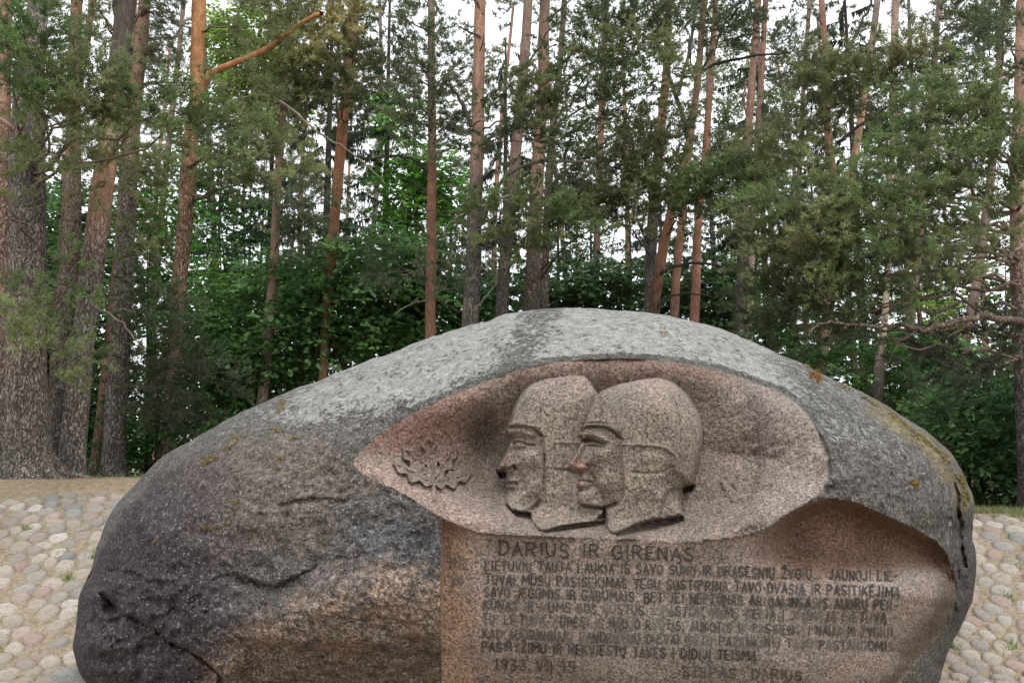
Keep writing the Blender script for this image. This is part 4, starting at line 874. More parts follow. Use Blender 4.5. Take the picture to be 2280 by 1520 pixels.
T['t6'] = pine('tall pine with bright flaking orange upper bark and a long orange limb', 17.5, [(366, 1015, 34), (380, 945, 28), (390, 750, 34), (407, 545, 34), (419, 370, 37), (436, 221, 28), (442, 74, 32), (447, -20, 32)], [(BRN, 1000), ((.24, .17, .12), 700), ((.3, .19, .12), 400), (ORG, 300), (ORG, 0)], 380, group=PG, sides=14, stubs=4)
T['t7'] = pine('slim pinkish-brown pine right of the orange-barked pine', 22.0, [(588, 850, 24), (598, 760, 24), (606, 640, 25), (613, 540, 20), (628, 240, 18), (640, 120, 16), (646, -20, 14)], [(PALE, 860), ((.36, .24, .17), 650), (RED, 400), (BRN, 0)], 800, group=PG)
T['t8'] = pine('orange-red pine rising from the green hazel thicket, left of centre', 22.0, [(722, 780, 20), (730, 640, 20), (744, 525, 23), (762, 280, 26), (780, 125, 30), (792, -20, 26)], [((.34, .2, .12), 760), ((.36, .17, .1), 500), ((.36, .17, .1), 250), (BRN, 0)], 900, group=PG)
T['t9'] = pine('straight red-brown pine directly above the left shoulder of the boulder', 21.0, [(960, 760, 24), (960, 620, 25), (960, 450, 22), (963, 300, 20), (961, 120, 17), (960, -20, 16)], [((.28, .16, .11), 760), ((.3, .16, .11), 400), (BRN, 200), (BRN, 0)], 900, group=PG, stubs=9)
T['t10'] = pine('stout pine, thickest trunk above the crest of the boulder, with knotty stubs', 19.0, [(1046, 720, 38), (1050, 675, 38), (1056, 500, 34), (1062, 330, 30), (1066, 200, 28), (1071, -20, 27)], [(GREY2, 720), (GREY2, 480), ((.3, .19, .14), 330), ((.34, .2, .14), 0)], 460, group=PG, stubs=9)
T['t11'] = pine('grey-brown pine just right of the stout knotty pine', 21.0, [(1118, 705, 30), (1122, 600, 28), (1144, 375, 26), (1164, 200, 24), (1177, -20, 22)], [(GREY2, 720), ((.19, .15, .14), 480), ((.28, .19, .15), 300), ((.28, .2, .16), 0)], 420, group=PG)
T['t12'] = pine('brown pine with a paler barked middle, second right of the stout knotty pine', 21.5, [(1180, 715, 40), (1186, 640, 36), (1194, 450, 30), (1208, 200, 26), (1214, -20, 24)], [(GREY2, 700), (BRN, 560), ((.38, .25, .18), 400), ((.36, .2, .14), 200), (BRN, 0)], 560, group=PG)
T['t13'] = pine('slender crooked pine leaning right beside the paler barked pine', 24.0, [(1212, 700, 22), (1216, 520, 18), (1221, 415, 19), (1236, 250, 15), (1252, 75, 14), (1258, -20, 13)], [(GREY2, 700), (BRN, 400), (BRN, 0)], 500, group=PG, stubs=8)
T['t13b'] = pine('short visible orange stretch of a thin pine behind the needle boughs', 27.0, [(1326, 700, 14), (1332, 400, 14), (1340, 230, 15), (1352, -20, 12)], [(BRN, 700), (RED, 300), (BRN, 0)], 700, group=PG)
T['t14'] = pine('grey pine whose upper part turns reddish, centre right', 23.0, [(1446, 700, 26), (1450, 560, 26), (1456, 440, 24), (1474, 260, 22), (1486, 140, 18), (1490, -20, 16)], [(GREY2, 700), (GREY2, 460), ((.34, .18, .12), 300), (RED, 150), (DARK, 0)], 420, group=PG)
T['t15'] = pine('reddish forking pine leaning strongly to the right above the boulder', 20.5, [(1458, 700, 24), (1466, 610, 24), (1482, 520, 22), (1510, 400, 18), (1538, 310, 16), (1556, 180, 15), (1566, -20, 12)], [((.2, .13, .1), 700), ((.3, .16, .1), 600), ((.36, .2, .13), 300), (BRN, 100)], 640, group=PG)
T['t16'] = pine('slim red pine, left one of the pair right of the leaning forked pine', 24.0, [(1501, 710, 20), (1512, 540, 18), (1538, 316, 16), (1556, 146, 15), (1572, -20, 13)], [((.3, .17, .12), 700), ((.36, .19, .13), 400), (RED, 100)], 900, group=PG)
T['t17'] = pine('slim red pine, right one of the pair right of the leaning forked pine', 22.5, [(1546, 715, 22), (1556, 487, 18), (1573, 316, 16), (1588, 97, 14), (1596, -20, 13)], [((.32, .17, .12), 700), ((.38, .19, .12), 400), (RED, 100)], 900, group=PG)
T['t18'] = pine('left trunk of the tall twin pines, dark at its foot', 23.0, [(1647, 720, 24), (1657, 487, 22), (1666, 292, 18), (1680, 97, 15), (1692, -20, 13)], [(GREY2, 720), (GREY2, 500), ((.34, .21, .16), 300), ((.36, .2, .15), 0)], 500, group=PG)
T['t19'] = pine('right trunk of the tall twin pines, pale at its foot', 23.6, [(1667, 760, 18), (1672, 680, 17), (1676, 487, 14), (1687, 316, 13), (1698, 97, 13), (1706, -20, 12)], [(PALE, 760), (PALE, 600), ((.3, .2, .16), 400), ((.36, .2, .15), 0)], 900, group=PG)
T['t20'] = pine('thin grey pine behind the needle boughs, right of the twin pines', 30.0, [(1768, 720, 13), (1774, 600, 13), (1780, 390, 12), (1794, 122, 10), (1804, -20, 10)], [((.24, .18, .15), 720), (BRN, 0)], 800, group=PG)
T['t21'] = pine('reddish-brown pine with a wavy stem, twin of the leaning pale one', 17.5, [(1832, 830, 15), (1838, 740, 22), (1852, 640, 28), (1862, 540, 28), (1858, 415, 24), (1844, 330, 18), (1841, 237, 17), (1841, 118, 15), (1829, -20, 14)], [(BRN, 800), ((.26, .15, .1), 600), ((.34, .18, .12), 400), ((.3, .17, .13), 0)], 860, group=PG)
T['t22'] = pine('pale-barked pine leaning to the right out of the boughs', 17.8, [(1850, 640, 18), (1866, 533, 18), (1891, 434, 19), (1913, 276, 17), (1942, 118, 16), (1958, -20, 14)], [(BRN, 650), ((.42, .27, .19), 460), ((.42, .27, .19), 280), ((.28, .22, .2), 50)], 700, group=PG)
T['t23'] = pine('long straight pine with pale stripe and blackened foot at the right', 16.2, [(1954, 900, 28), (1960, 800, 24), (1969, 738, 15), (1978, 560, 12), (1986, 395, 13), (1989, 237, 15), (1995, -20, 17)], [(DARK, 900), (DARK, 800), (PALE, 730), ((.4, .31, .23), 400), ((.36, .26, .21), 0)], 900, group=PG)
T['t24'] = pine('brown pine crossing behind the big right-hand boughs', 19.5, [(2014, 860, 18), (2022, 757, 19), (2050, 505, 16), (2061, 375, 15), (2081, 158, 14), (2094, -20, 11)], [(GREY2, 850), ((.26, .18, .14), 600), (BRN, 300), ((.28, .22, .2), 0)], 800, group=PG)
T['t25'] = pine('grey-brown pine third from the right edge, standing in bright undergrowth', 20.0, [(2158, 720, 20), (2166, 678, 21), (2186, 565, 18), (2198, 474, 20), (2222, 200, 16), (2236, -20, 14)], [((.24, .18, .14), 720), ((.26, .19, .15), 400), (BRN, 0)], 700, group=PG)
T['t26'] = pine('sturdy pinkish pine at the right edge holding the long low limb', 12.8, [(2300, 1100, 56), (2284, 800, 46), (2262, 560, 32), (2262, 474, 30), (2268, 300, 28), (2272, 40, 20), (2276, -20, 18)], [(DARK, 1100), (GREY2, 800), ((.36, .24, .18), 500), ((.36, .24, .18), 300), (RED, 0)], 520, group=PG, sides=14)
for i in (0, 1, 2, 3, 4, 8):                                            # surface roots of the old pine
    a_ = i * .7 + .25; b0 = T['big']['P'][0]; r0 = .36; d_ = np.array([math.cos(a_), math.sin(a_), 0]); L_ = random.uniform(.55, 1.1); g0 = T['big']['gz']
    q_ = [np.array([b0[0], b0[1], 0]) + d_ * f for f in (r0 * .6, r0 + .12, r0 + .12 + L_ * .5, r0 + .12 + L_)]; q_[2] = q_[2] + np.cross(d_, [0, 0, 1]) * random.uniform(-.15, .15)
    zz = [g0 + .30, g0 + .06, None, None]; pts_ = np.array([[p[0], p[1], z_ if z_ is not None else float(ground_z(p[0], p[1])) - .01 - .05 * (n_ == 3)] for n_, (p, z_) in enumerate(zip(q_, zz))])
    tt_ = np.linspace(0, 3, 10); P_ = np.stack([np.interp(tt_, range(4), pts_[:, j]) for j in range(3)], 1); V_, F_ = tube(P_, np.interp(tt_, [0, 1, 2, 3], [.15, .085, .05, .02]), 9, .4, i); a = Acc(); a.add(V_, F_, (.17, .14, .12), .8); a.build('root', M_BARK, T['big']['root'])
# noted limbs
limb(T['t6'], [(436, 232), (456, 180), (480, 155), (560, 128), (620, 92), (668, 52), (716, 30)], 19, 10, ORG, [0, -.3, -1.0], .1, 'limb', 'long bright orange limb')
limb(T['t6'], [(430, 274), (470, 248), (530, 222), (584, 206), (640, 232), (700, 290), (750, 320), (800, 350), (858, 410)], 10, 2.5, (.2, .17, .13), [0, -.6, -1.4, -2.0], .1, 'limb', 'thin arching bare limb')
limb(T['t6'], [(535, 215), (545, 240), (575, 285), (595, 300)], 4, 2, (.3, .22, .12), [-1, -1])
limb(T['t26'], [(2330, 722), (2284, 716), (2240, 708), (2190, 706), (2140, 712), (2095, 724), (2060, 738), (2030, 728), (1975, 722), (1930, 728), (1880, 722), (1830, 716), (1800, 740)], 20, 4, (.17, .125, .105), [-1.3, -1.9, -2.3, -2.6], .5, 'limb', 'long low knobbly limb reaching left over the boulder')
limb(T['t26'], [(2048, 735), (2046, 700), (2040, 676), (2018, 668), (1980, 690), (1930, 720)], 9, 3, (.17, .12, .1), [-1.5, -2], .4)
limb(T['t26'], [(2236, 706), (2200, 745), (2150, 780)], 5, 2, (.24, .2, .17), [-.6, -1])
limb(T['t26'], [(2270, 435), (2230, 460), (2200, 490), (2150, 590), (2110, 700)], 6, 2, (.2, .16, .14), [0, -1.2]); limb(T['t26'], [(2280, 540), (2220, 590), (2160, 600)], 6, 3, (.35, .3, .26), [0, -.8])
limb(T['t26'], [(2280, 620), (2180, 660), (2120, 700), (2060, 720)], 5, 2, (.2, .16, .14), [0, -.8])
limb(T['t4'], [(290, 175), (282, 120), (266, 70), (262, -20)], 40, 28, DARK, [0, -.2], .8, 'limb', 'dark snagged fork'); limb(T['t4'], [(296, 160), (318, 125), (338, 108)], 14, 6, DARK, [0, -.3]); limb(T['t4'], [(300, 60), (318, 30), (330, -10)], 14, 8, DARK, [0, -.2])
for q in ([(250, 70), (235, 40), (215, 15), (190, 10)], [(248, 75), (238, 50), (222, 25)], [(300, 38), (330, 25), (365, 28)], [(300, 90), (315, 88)], [(256, 98), (235, 88), (218, 82)], [(305, 190), (330, 186), (365, 182), (420, 186)], [(300, 130), (270, 145), (240, 143), (225, 135)]): limb(T['t4'], q, 6, 2, DARK, [0, -.2])
limb(T['big'], [(28, 288), (0, 262), (-40, 235)], 12, 12, (.36, .25, .2), [-.2, -.6], .2, 'limb', 'broken pinkish branch stub'); limb(T['lean'], [(222, 690), (270, 715), (305, 760), (322, 782)], 5, 2.5, BRN, [-.1, -.6])
limb(T['t10'], [(1075, 490), (1090, 440), (1130, 385), (1180, 362), (1250, 356), (1330, 362)], 11, 5, (.22, .19, .16), [0, -.8, -1.4], .2, 'limb', 'arching bare limb reaching right')
limb(T['t12'], [(1200, 430), (1140, 432), (1080, 455), (1020, 480), (990, 505), (985, 540)], 8, 2.5, (.3, .26, .22), [0, -1.2, -2], .2); limb(T['t9'], [(952, 385), (930, 356), (880, 346), (830, 352), (790, 375)], 9, 3, DARK, [0, -.4]); limb(T['t9'], [(952, 435), (935, 415), (905, 402)], 7, 3, DARK, [0, -.3])
limb(T['t9'], [(953, 530), (935, 500), (908, 476)], 7, 4, DARK, [0, -.3]); limb(T['t9'], [(955, 630), (945, 607), (900, 604), (850, 610)], 7, 3, DARK, [0, -.4]); limb(T['t9'], [(955, 255), (930, 235), (900, 232), (870, 232)], 6, 3, DARK, [0, -.4]); limb(T['t9'], [(955, 160), (940, 140), (900, 120)], 5, 2, DARK, [0, -.4])
limb(T['t9'], [(965, 664), (1000, 680), (1025, 695)], 5, 2.5, DARK, [0, -.3]); limb(T['t9'], [(955, 668), (920, 672), (880, 700)], 5, 2, (.22, .2, .18), [0, -.5])
limb(T['t10'], [(1050, 278), (1030, 230), (1008, 200), (990, 180)], 12, 4, DARK, [0, -.3]); limb(T['t10'], [(1075, 60), (1072, 20), (1050, -10)], 8, 5, DARK, [0, -.2]); limb(T['t10'], [(1075, 110), (1070, 80), (1040, 70), (1022, 60)], 7, 3, DARK, [0, -.3]); limb(T['t10'], [(1050, 280), (1070, 268), (1085, 270)], 7, 4, RED, [-.2, -.5])
limb(T['t10'], [(1060, 690), (1090, 650), (1110, 620), (1100, 600)], 5, 2, (.22, .2, .18), [-.3, -.6]); limb(T['t11'], [(1152, 195), (1190, 175), (1240, 165), (1300, 170)], 7, 3, (.2, .17, .15), [0, -.8]); limb(T['t11'], [(1170, 145), (1200, 110), (1228, 55)], 6, 3, DARK, [0, -.4]); limb(T['t12'], [(1205, 50), (1240, 30), (1290, -20)], 6, 4, DARK, [0, -.3])
limb(T['t13'], [(1224, 420), (1260, 380), (1300, 352), (1335, 330)], 7, 4, DARK, [0, -.4]); limb(T['t13'], [(1330, 330), (1370, 300), (1398, 262), (1402, 240)], 6, 3, DARK, [-.4, -.6]); limb(T['t13'], [(1240, 200), (1270, 170), (1330, 130), (1440, 70)], 7, 4, DARK, [0, -1]); limb(T['t12'], [(1205, 620), (1245, 560), (1290, 525), (1330, 505)], 6, 3, DARK, [0, -.8]); limb(T['t12'], [(1205, 600), (1230, 580), (1290, 540)], 5, 2, DARK, [0, -.8])
limb(T['t15'], [(1530, 305), (1520, 250), (1500, 200), (1480, 140), (1468, 110)], 13, 6, (.11, .1, .09), [0, -.5], .3, 'limb', 'dark forked upper stem'); limb(T['t15'], [(1510, 215), (1530, 130), (1545, 60), (1550, -20)], 9, 7, (.12, .12, .11), [-.3, -.6]); limb(T['t15'], [(1562, 160), (1610, 135), (1680, 125), (1745, 118)], 9, 4, DARK, [0, -.8]); limb(T['t15'], [(1555, 172), (1525, 172), (1505, 190)], 6, 3, DARK, [0, -.4])
limb(T['t15'], [(1466, 615), (1490, 595), (1550, 585), (1620, 592), (1660, 620), (1700, 640)], 8, 3, DARK, [0, -.6, -1.2]); limb(T['t15'], [(1460, 690), (1480, 660), (1530, 652), (1590, 660)], 7, 3, DARK, [0, -.6]); limb(T['t14'], [(1450, 560), (1430, 515), (1418, 490)], 7, 4, DARK, [0, -.3]); limb(T['t16'], [(1556, 170), (1590, 110), (1610, 60), (1625, 30)], 8, 4, DARK, [0, -.4])
limb(T['t18'], [(1640, 570), (1630, 530), (1605, 505), (1585, 495)], 6, 3, DARK, [0, -.3]); limb(T['t18'], [(1650, 355), (1620, 335), (1590, 325)], 5, 2, DARK, [0, -.4]); limb(T['t18'], [(1664, 260), (1655, 230), (1660, 180)], 6, 4, RED, [0, -.2]); limb(T['t18'], [(1678, 60), (1672, 20), (1665, -20)], 6, 5, BRN, [0, -.2])
limb(T['t21'], [(1862, 320), (1920, 275), (1970, 240), (2020, 215), (2100, 190), (2180, 180)], 9, 4, DARK, [0, -.5, -1]); limb(T['t21'], [(1845, 160), (1870, 130), (1905, 80), (1935, 20), (1945, -20)], 8, 5, DARK, [0, -.4]); limb(T['t21'], [(1865, 360), (1920, 345), (1960, 325), (2000, 320)], 6, 3, DARK, [0, -.5]); limb(T['t24'], [(2056, 440), (2030, 420), (2010, 410)], 5, 3, DARK, [0, -.4])
limb(T['t23'], [(1985, 300), (2000, 310), (1990, 320)], 5, 3, BRN, [0, 0]); limb(T['t8'], [(760, 285), (752, 262), (748, 230)], 6, 4, DARK, [0, -.2]); limb(T['t7'], [(628, 230), (622, 260), (615, 290)], 5, 3, DARK, [-.2, -.2]); limb(T['t7'], [(640, 65), (600, 35), (545, -10)], 5, 3, DARK, [0, -.3])
limb(T['t26'], [(2276, 165), (2230, 175), (2170, 200), (2120, 260)], 7, 3, (.3, .26, .22), [0, -.8]); limb(T['t25'], [(2215, -20), (2190, 40), (2160, 90), (2150, 110)], 6, 3, (.25, .23, .22), [0, -.5])

# ---- pine boughs:  (tree, cx, cy, rx, ry, distance, tone)
OL, GN, DK, YL, GY = (.205, .235, .105), (.155, .215, .085), (.115, .145, .075), (.42, .39, .18), (.19, .215, .125)
BO = [('big', 40, 60, 75, 80, 10.6, GN), ('big', 50, 195, 75, 60, 10.4, GN), ('big', 185, 190, 60, 55, 10.8, OL), ('big', 245, 235, 80, 48, 11.0, OL), ('big', 330, 262, 75, 32, 11.0, GN), ('big', 425, 290, 75, 38, 11.2, GN), ('big', 160, 265, 80, 40, 10.8, OL),
      ('big', 20, 130, 40, 90, 10.0, (.12, .2, .07)), ('big', 40, 712, 62, 17, 10.4, (.22, .27, .11)), ('big', 125, 650, 20, 50, 11.4, GN), ('big', 122, 780, 20, 60, 11.6, OL), ('big', 20, 470, 40, 50, 11.0, OL), ('big', 130, 340, 45, 55, 11.6, OL), ('t2', 150, 30, 50, 50, 15.2, (.20, .22, .10)), ('t2', 215, 60, 30, 50, 15.5, OL),
      ('lean', 280, 310, 60, 45, 13.2, OL), ('lean', 210, 370, 60, 45, 13.6, OL), ('t4', 320, 420, 50, 50, 15.8, OL), ('t4', 300, 560, 40, 60, 15.8, OL), ('t4', 340, 700, 60, 60, 16, (.10, .13, .07)), ('t4', 330, 860, 60, 60, 16, (.085, .10, .06)), ('t6', 440, 840, 60, 50, 16.8, (.10, .13, .07)), ('t6', 400, 950, 50, 40, 17, (.08, .095, .06)),
      ('t6', 395, 60, 36, 70, 17.2, GY), ('t6', 405, 160, 36, 50, 17.2, GY), ('t6', 520, 235, 70, 40, 15.8, OL), ('t6', 470, 340, 60, 40, 16.4, GN), ('t6', 570, 330, 80, 36, 15.8, OL), ('t6', 610, 385, 70, 40, 15.6, (.30, .31, .15)), ('t6', 520, 400, 60, 36, 16.0, OL),
      ('t6', 560, 60, 70, 36, 16.8, OL), ('t7', 600, 150, 60, 40, 20.6, OL), ('t7', 650, 80, 50, 40, 20.6, OL), ('t7', 600, 20, 60, 30, 20.6, OL), ('t7', 660, 210, 40, 60, 20.8, (.20, .20, .10)), ('t7', 660, 450, 60, 50, 20.6, GY), ('t7', 640, 520, 50, 30, 20.6, GY),
      ('t8', 745, 70, 70, 60, 20.4, YL), ('t8', 720, 130, 60, 50, 20.4, YL), ('t8', 790, 170, 60, 60, 20.4, (.20, .21, .11)), ('t8', 700, 190, 50, 60, 20.8, OL), ('t8', 760, 235, 60, 36, 20.6, OL), ('t8', 730, 20, 60, 30, 20.6, OL), ('t9', 900, 50, 60, 40, 20.0, GY), ('t9', 965, 95, 60, 50, 20.0, GY), ('t9', 1010, 160, 50, 40, 20, GY), ('t9', 920, 165, 60, 40, 20, GY), ('t9', 960, 215, 60, 36, 19.8, GY), ('t9', 985, 290, 80, 36, 19.8, DK), ('t9', 1000, 330, 60, 30, 19.8, GY),
      ('t9', 930, 270, 40, 30, 20, GY), ('t9', 1005, 590, 60, 50, 20, GY), ('t9', 890, 610, 50, 30, 20, DK), ('t10', 1130, 200, 60, 40, 18, OL), ('t10', 1165, 250, 70, 36, 18, OL), ('t10', 1110, 300, 60, 30, 18, DK), ('t10', 1180, 310, 60, 36, 18, OL), ('t10', 1150, 480, 110, 40, 17.6, GN), ('t10', 1110, 530, 80, 26, 17.6, OL), ('t10', 1220, 500, 90, 34, 17.6, GN),
      ('t11', 1250, 440, 80, 36, 18.6, GY), ('t12', 1330, 400, 90, 36, 19.0, GY), ('t12', 1290, 470, 80, 30, 19.0, GN), ('t13', 1300, 60, 60, 50, 19.0, DK), ('t13', 1370, 60, 100, 45, 18, DK), ('t13', 1450, 50, 80, 50, 18, DK), ('t13', 1300, 130, 80, 40, 18, DK), ('t13', 1390, 140, 100, 45, 17.6, OL), ('t13', 1460, 170, 60, 40, 17.6, OL), ('t13', 1340, 185, 110, 40, 17.4, GN), ('t13', 1330, 250, 60, 50, 17.8, DK), ('t13', 1420, 230, 70, 40, 17.8, OL),
      ('t14', 1400, 330, 60, 50, 19.5, OL), ('t14', 1450, 370, 80, 45, 19.0, OL), ('t14', 1500, 420, 90, 45, 18.6, GN), ('t14', 1420, 440, 90, 40, 18.6, OL), ('t14', 1370, 480, 100, 34, 18.6, OL), ('t15', 1580, 420, 90, 40, 18.0, GN), ('t15', 1540, 470, 90, 30, 18.0, GN), ('t15', 1600, 340, 45, 26, 19, DK), ('t15', 1620, 380, 60, 36, 18.6, OL), ('t14', 1480, 300, 50, 36, 20, DK), ('t15', 1590, 70, 50, 45, 20, DK), ('t15', 1630, 40, 45, 40, 20, DK), ('t16', 1520, 60, 50, 50, 21, OL),
      ('t18', 1660, 400, 70, 40, 19.0, GN), ('t18', 1650, 440, 80, 36, 18.6, GN), ('t20', 1770, 100, 70, 40, 25, DK), ('t20', 1740, 210, 60, 50, 25, DK), ('t20', 1790, 170, 50, 40, 25, GY), ('t20', 1760, 300, 70, 50, 24, DK), ('t21', 1850, 175, 80, 45, 16.4, (.22, .24, .11)), ('t21', 1910, 170, 80, 45, 16.2, (.22, .24, .11)), ('t21', 1820, 215, 60, 40, 16.4, OL), ('t21', 1890, 225, 70, 36, 16.4, OL), ('t21', 1780, 330, 80, 36, 16.4, (.20, .22, .11)), ('t21', 1740, 360, 70, 34, 16.2, OL), ('t21', 1830, 320, 40, 30, 16.6, OL),
      ('t23', 2010, 150, 60, 36, 15.6, (.22, .23, .11)), ('t23', 1970, 160, 50, 30, 15.8, OL), ('t23', 2020, 200, 50, 30, 16, DK), ('t24', 2110, 90, 50, 60, 18.6, GY), ('t24', 2090, 150, 50, 40, 18.6, DK), ('t24', 2140, 40, 60, 30, 18.6, GY), ('t25', 2200, 100, 60, 60, 17, DK), ('t25', 2230, 30, 50, 40, 17, DK),
      ('t26', 2250, 110, 60, 50, 12, DK), ('t26', 2130, 235, 90, 36, 11.6, GN), ('t26', 2220, 245, 70, 40, 11.6, GN), ('t26', 2070, 270, 60, 40, 11.6, GN), ('t26', 2150, 300, 100, 36, 11.4, OL), ('t26', 2240, 330, 70, 50, 11.4, GN), ('t26', 2060, 320, 60, 36, 11.8, GN), ('t26', 2170, 380, 100, 40, 11.2, GN), ('t26', 2090, 400, 80, 36, 11.2, OL), ('t26', 2250, 410, 60, 40, 11.2, GN), ('t26', 2100, 450, 80, 30, 11.2, OL),
      ('t26', 1980, 400, 60, 40, 11.6, GN), ('t26', 1950, 460, 110, 40, 11.2, GN), ('t26', 1800, 450, 90, 40, 11.4, GN), ('t26', 1860, 500, 110, 45, 11.2, OL), ('t26', 1960, 540, 110, 45, 11.0, GN), ('t26', 2060, 520, 80, 40, 11.0, OL), ('t26', 1790, 540, 80, 50, 11.6, OL), ('t26', 1860, 590, 100, 45, 11.2, OL), ('t26', 1980, 610, 90, 40, 11.0, GN), ('t26', 2070, 600, 60, 36, 11.2, OL),
      ('t26', 1760, 610, 60, 45, 11.8, GN), ('t26', 1900, 660, 90, 36, 11.2, OL), ('t26', 1790, 680, 80, 36, 11.4, (.07, .095, .045)), ('t26', 1860, 740, 90, 30, 11.2, (.08, .11, .05)), ('t26', 1950, 760, 70, 26, 11.2, (.08, .11, .05)), ('t26', 1750, 740, 60, 24, 11.8, (.07, .09, .045)), ('t26', 2230, 560, 60, 40, 11.6, OL), ('t26', 2150, 520, 60, 30, 11.6, OL), ('t26', 2140, 820, 70, 60, 12.2, (.085, .095, .065)), ('t26', 2240, 780, 50, 60, 12.2, (.085, .095, .065))]
tri_count = 0
for key, cx, cy, rx, ry, Yd, tone in BO:
    t = T[key]; c = at(cx, cy, Yd); ax, az = rx / F * Yd, ry / F * Yd
    n = int(np.clip(rx * ry * (Yd / 15.0) ** 1.3 / (125 if key in ('t13', 't9', 't20', 't24', 't25') else (96 if key in ('t26', 'big', 't21') else 88)), 12, 130)); u = rng.normal(size=(n, 3)); u /= np.linalg.norm(u, axis=1)[:, None]; q = rng.random(n) ** .45
    P = c + u * q[:, None] * np.array([ax, max(.5, min(ax, 1.0) * .8), az])
    k = int(np.argmin(np.abs(t['P'][:, 2] - (c[2] + .2 * ax)))); stem = t['P'][k]
    out = c - stem; out[2] *= .3; out /= np.linalg.norm(out) + 1e-6
    D = out * .9 + (P - c) / max(ax, az) * .8 + rng.normal(0, .35, (n, 3)); D[:, 2] += .12
    col = np.array(tone) * rng.uniform(.7, 1.35, (n, 1)) * np.array([1 + .045 * rng.normal(), 1, 1])
    o = foliage('needle_bough', NEED if t['Y'] < 18.2 else NEEDF, P, D, rng.uniform(.75, 1.3, n), col, (.15, .14, .11), M_NEEDLE, t['root']); tri_count += len(o.data.polygons)
    # carrying branch
    mid = (stem + c) / 2 + np.array([0, 0, .15 * ax]); d_ = np.linalg.norm(c - stem)
    if d_ < 6.5:
        Bz = bez(stem, mid, c, 8); Bz[1:-1] += rng.normal(0, .02 * d_, (6, 3)); V2, F2 = tube(Bz, np.linspace(.028, .010, 8), 5); ba = Acc(); ba.add(V2, F2, np.array(BRN) * .9, .2); ba.build('branch', M_BARK, t['root'])
    for _ in range(3):
        p0 = c + (stem - c) * .2 * random.random() + rng.normal(0, .1, 3); p1 = c + rng.normal(size=3) * np.array([ax, .4, az]) * .9; V2, F2 = tube(bez(p0, (p0 + p1) / 2 + rng.normal(0, .08, 3), p1, 5), np.linspace(.009, .003, 5), 3)
        t['dead'].add(V2, F2, np.array((.24, .21, .17)) * random.uniform(.6, 1.1), .1)
for key, t in T.items():
    o = t['dead'].build('fine_twigs', M_BARK, t['root'])
    if o: tag(o, kind='stuff')
print('needle tris', tri_count)

# ---- high crowns (mostly above the frame), shared meshes
def crown_mesh(seed, R0=2.0, h=4.5, n=45):
    r = np.random.default_rng(seed); P, D = [], []
    for i in range(n):
        z = r.random(); rad = R0 * (1 - .6 * z) * math.sqrt(r.random()); a = r.random() * 6.28; P.append((rad * math.cos(a), rad * math.sin(a), z * h)); D.append((math.cos(a), math.sin(a), .4 + r.normal(0, .3)))
    o = foliage('crown', NEEDF, np.array(P), np.array(D), r.uniform(1.2, 1.9, n), np.array(DK) * r.uniform(.8, 1.5, (n, 1)), (.16, .13, .1), M_NEEDLE, None); return o
crowns = [crown_mesh(i) for i in range(2)]
for i, (key, t) in enumerate(T.items()):
    o = crowns[i % 2] if i < 2 else crowns[i % 2].copy()
    if i >= 2: COL.objects.link(o)
    o.parent = t['root']; top = t['P'][-1]; o.location = tuple(top - t['P'][0] + np.array([0, 0, -1.8])); o.rotation_euler.z = i * 1.3

# ---- more distant pines: thin trunks glimpsed between the nearer ones
far_src = None
FP = [(470, 34, 16), (680, 38, 12), (820, 36, 14), (905, 42, 12), (1090, 38, 13), (1270, 40, 12), (1395, 38, 12), (1600, 40, 12), (1715, 36, 13), 
      (1812, 42, 11), (1905, 38, 12), (2035, 42, 11), (2085, 36, 12), (2120, 46, 11), (2215, 40, 12), (330, 30, 16), (345, 42, 11), (-120, 22, 18), (-260, 27, 16), (-420, 20, 18), (-560, 30, 14), (-700, 24, 16), (-860, 28, 14), (-1050, 22, 16), (2400, 21, 16), (2520, 27, 14), (2660, 19, 18), (2800, 29, 14), (2960, 23, 16), (3150, 27, 14), (100, 26, 18), (770, 48, 9)]
fsrc = {}; used = {}; seen = {}
SHORT = dict(big='thick old pine', edge='trunk cut by the left edge', t2='straight brown pine at the left', lean='leaning grey pine', t5='thin reddish pine', t4='dark forked pine', t6='orange-barked pine', t7='slim pinkish-brown pine', t8='orange-red pine', t9='straight red-brown pine', t10='stout knotty pine',
    t11='grey-brown pine beside the knotty one', t12='paler barked pine', t13='slender crooked pine', t13b='short orange stretch of trunk', t14='grey pine turning reddish', t15='forked pine leaning right', t16='left slim red pine', t17='right slim red pine', t18='dark-footed twin pine', t19='pale-footed twin pine',
    t20='thin grey pine', t21='wavy reddish pine', t22='pale leaning pine', t23='pine with the pale stripe', t24='brown pine behind the big boughs', t25='pine in bright undergrowth', t26='sturdy pine at the right edge')
FAR_LABELS = ['slim distant pine stem seen between the nearer trunks']
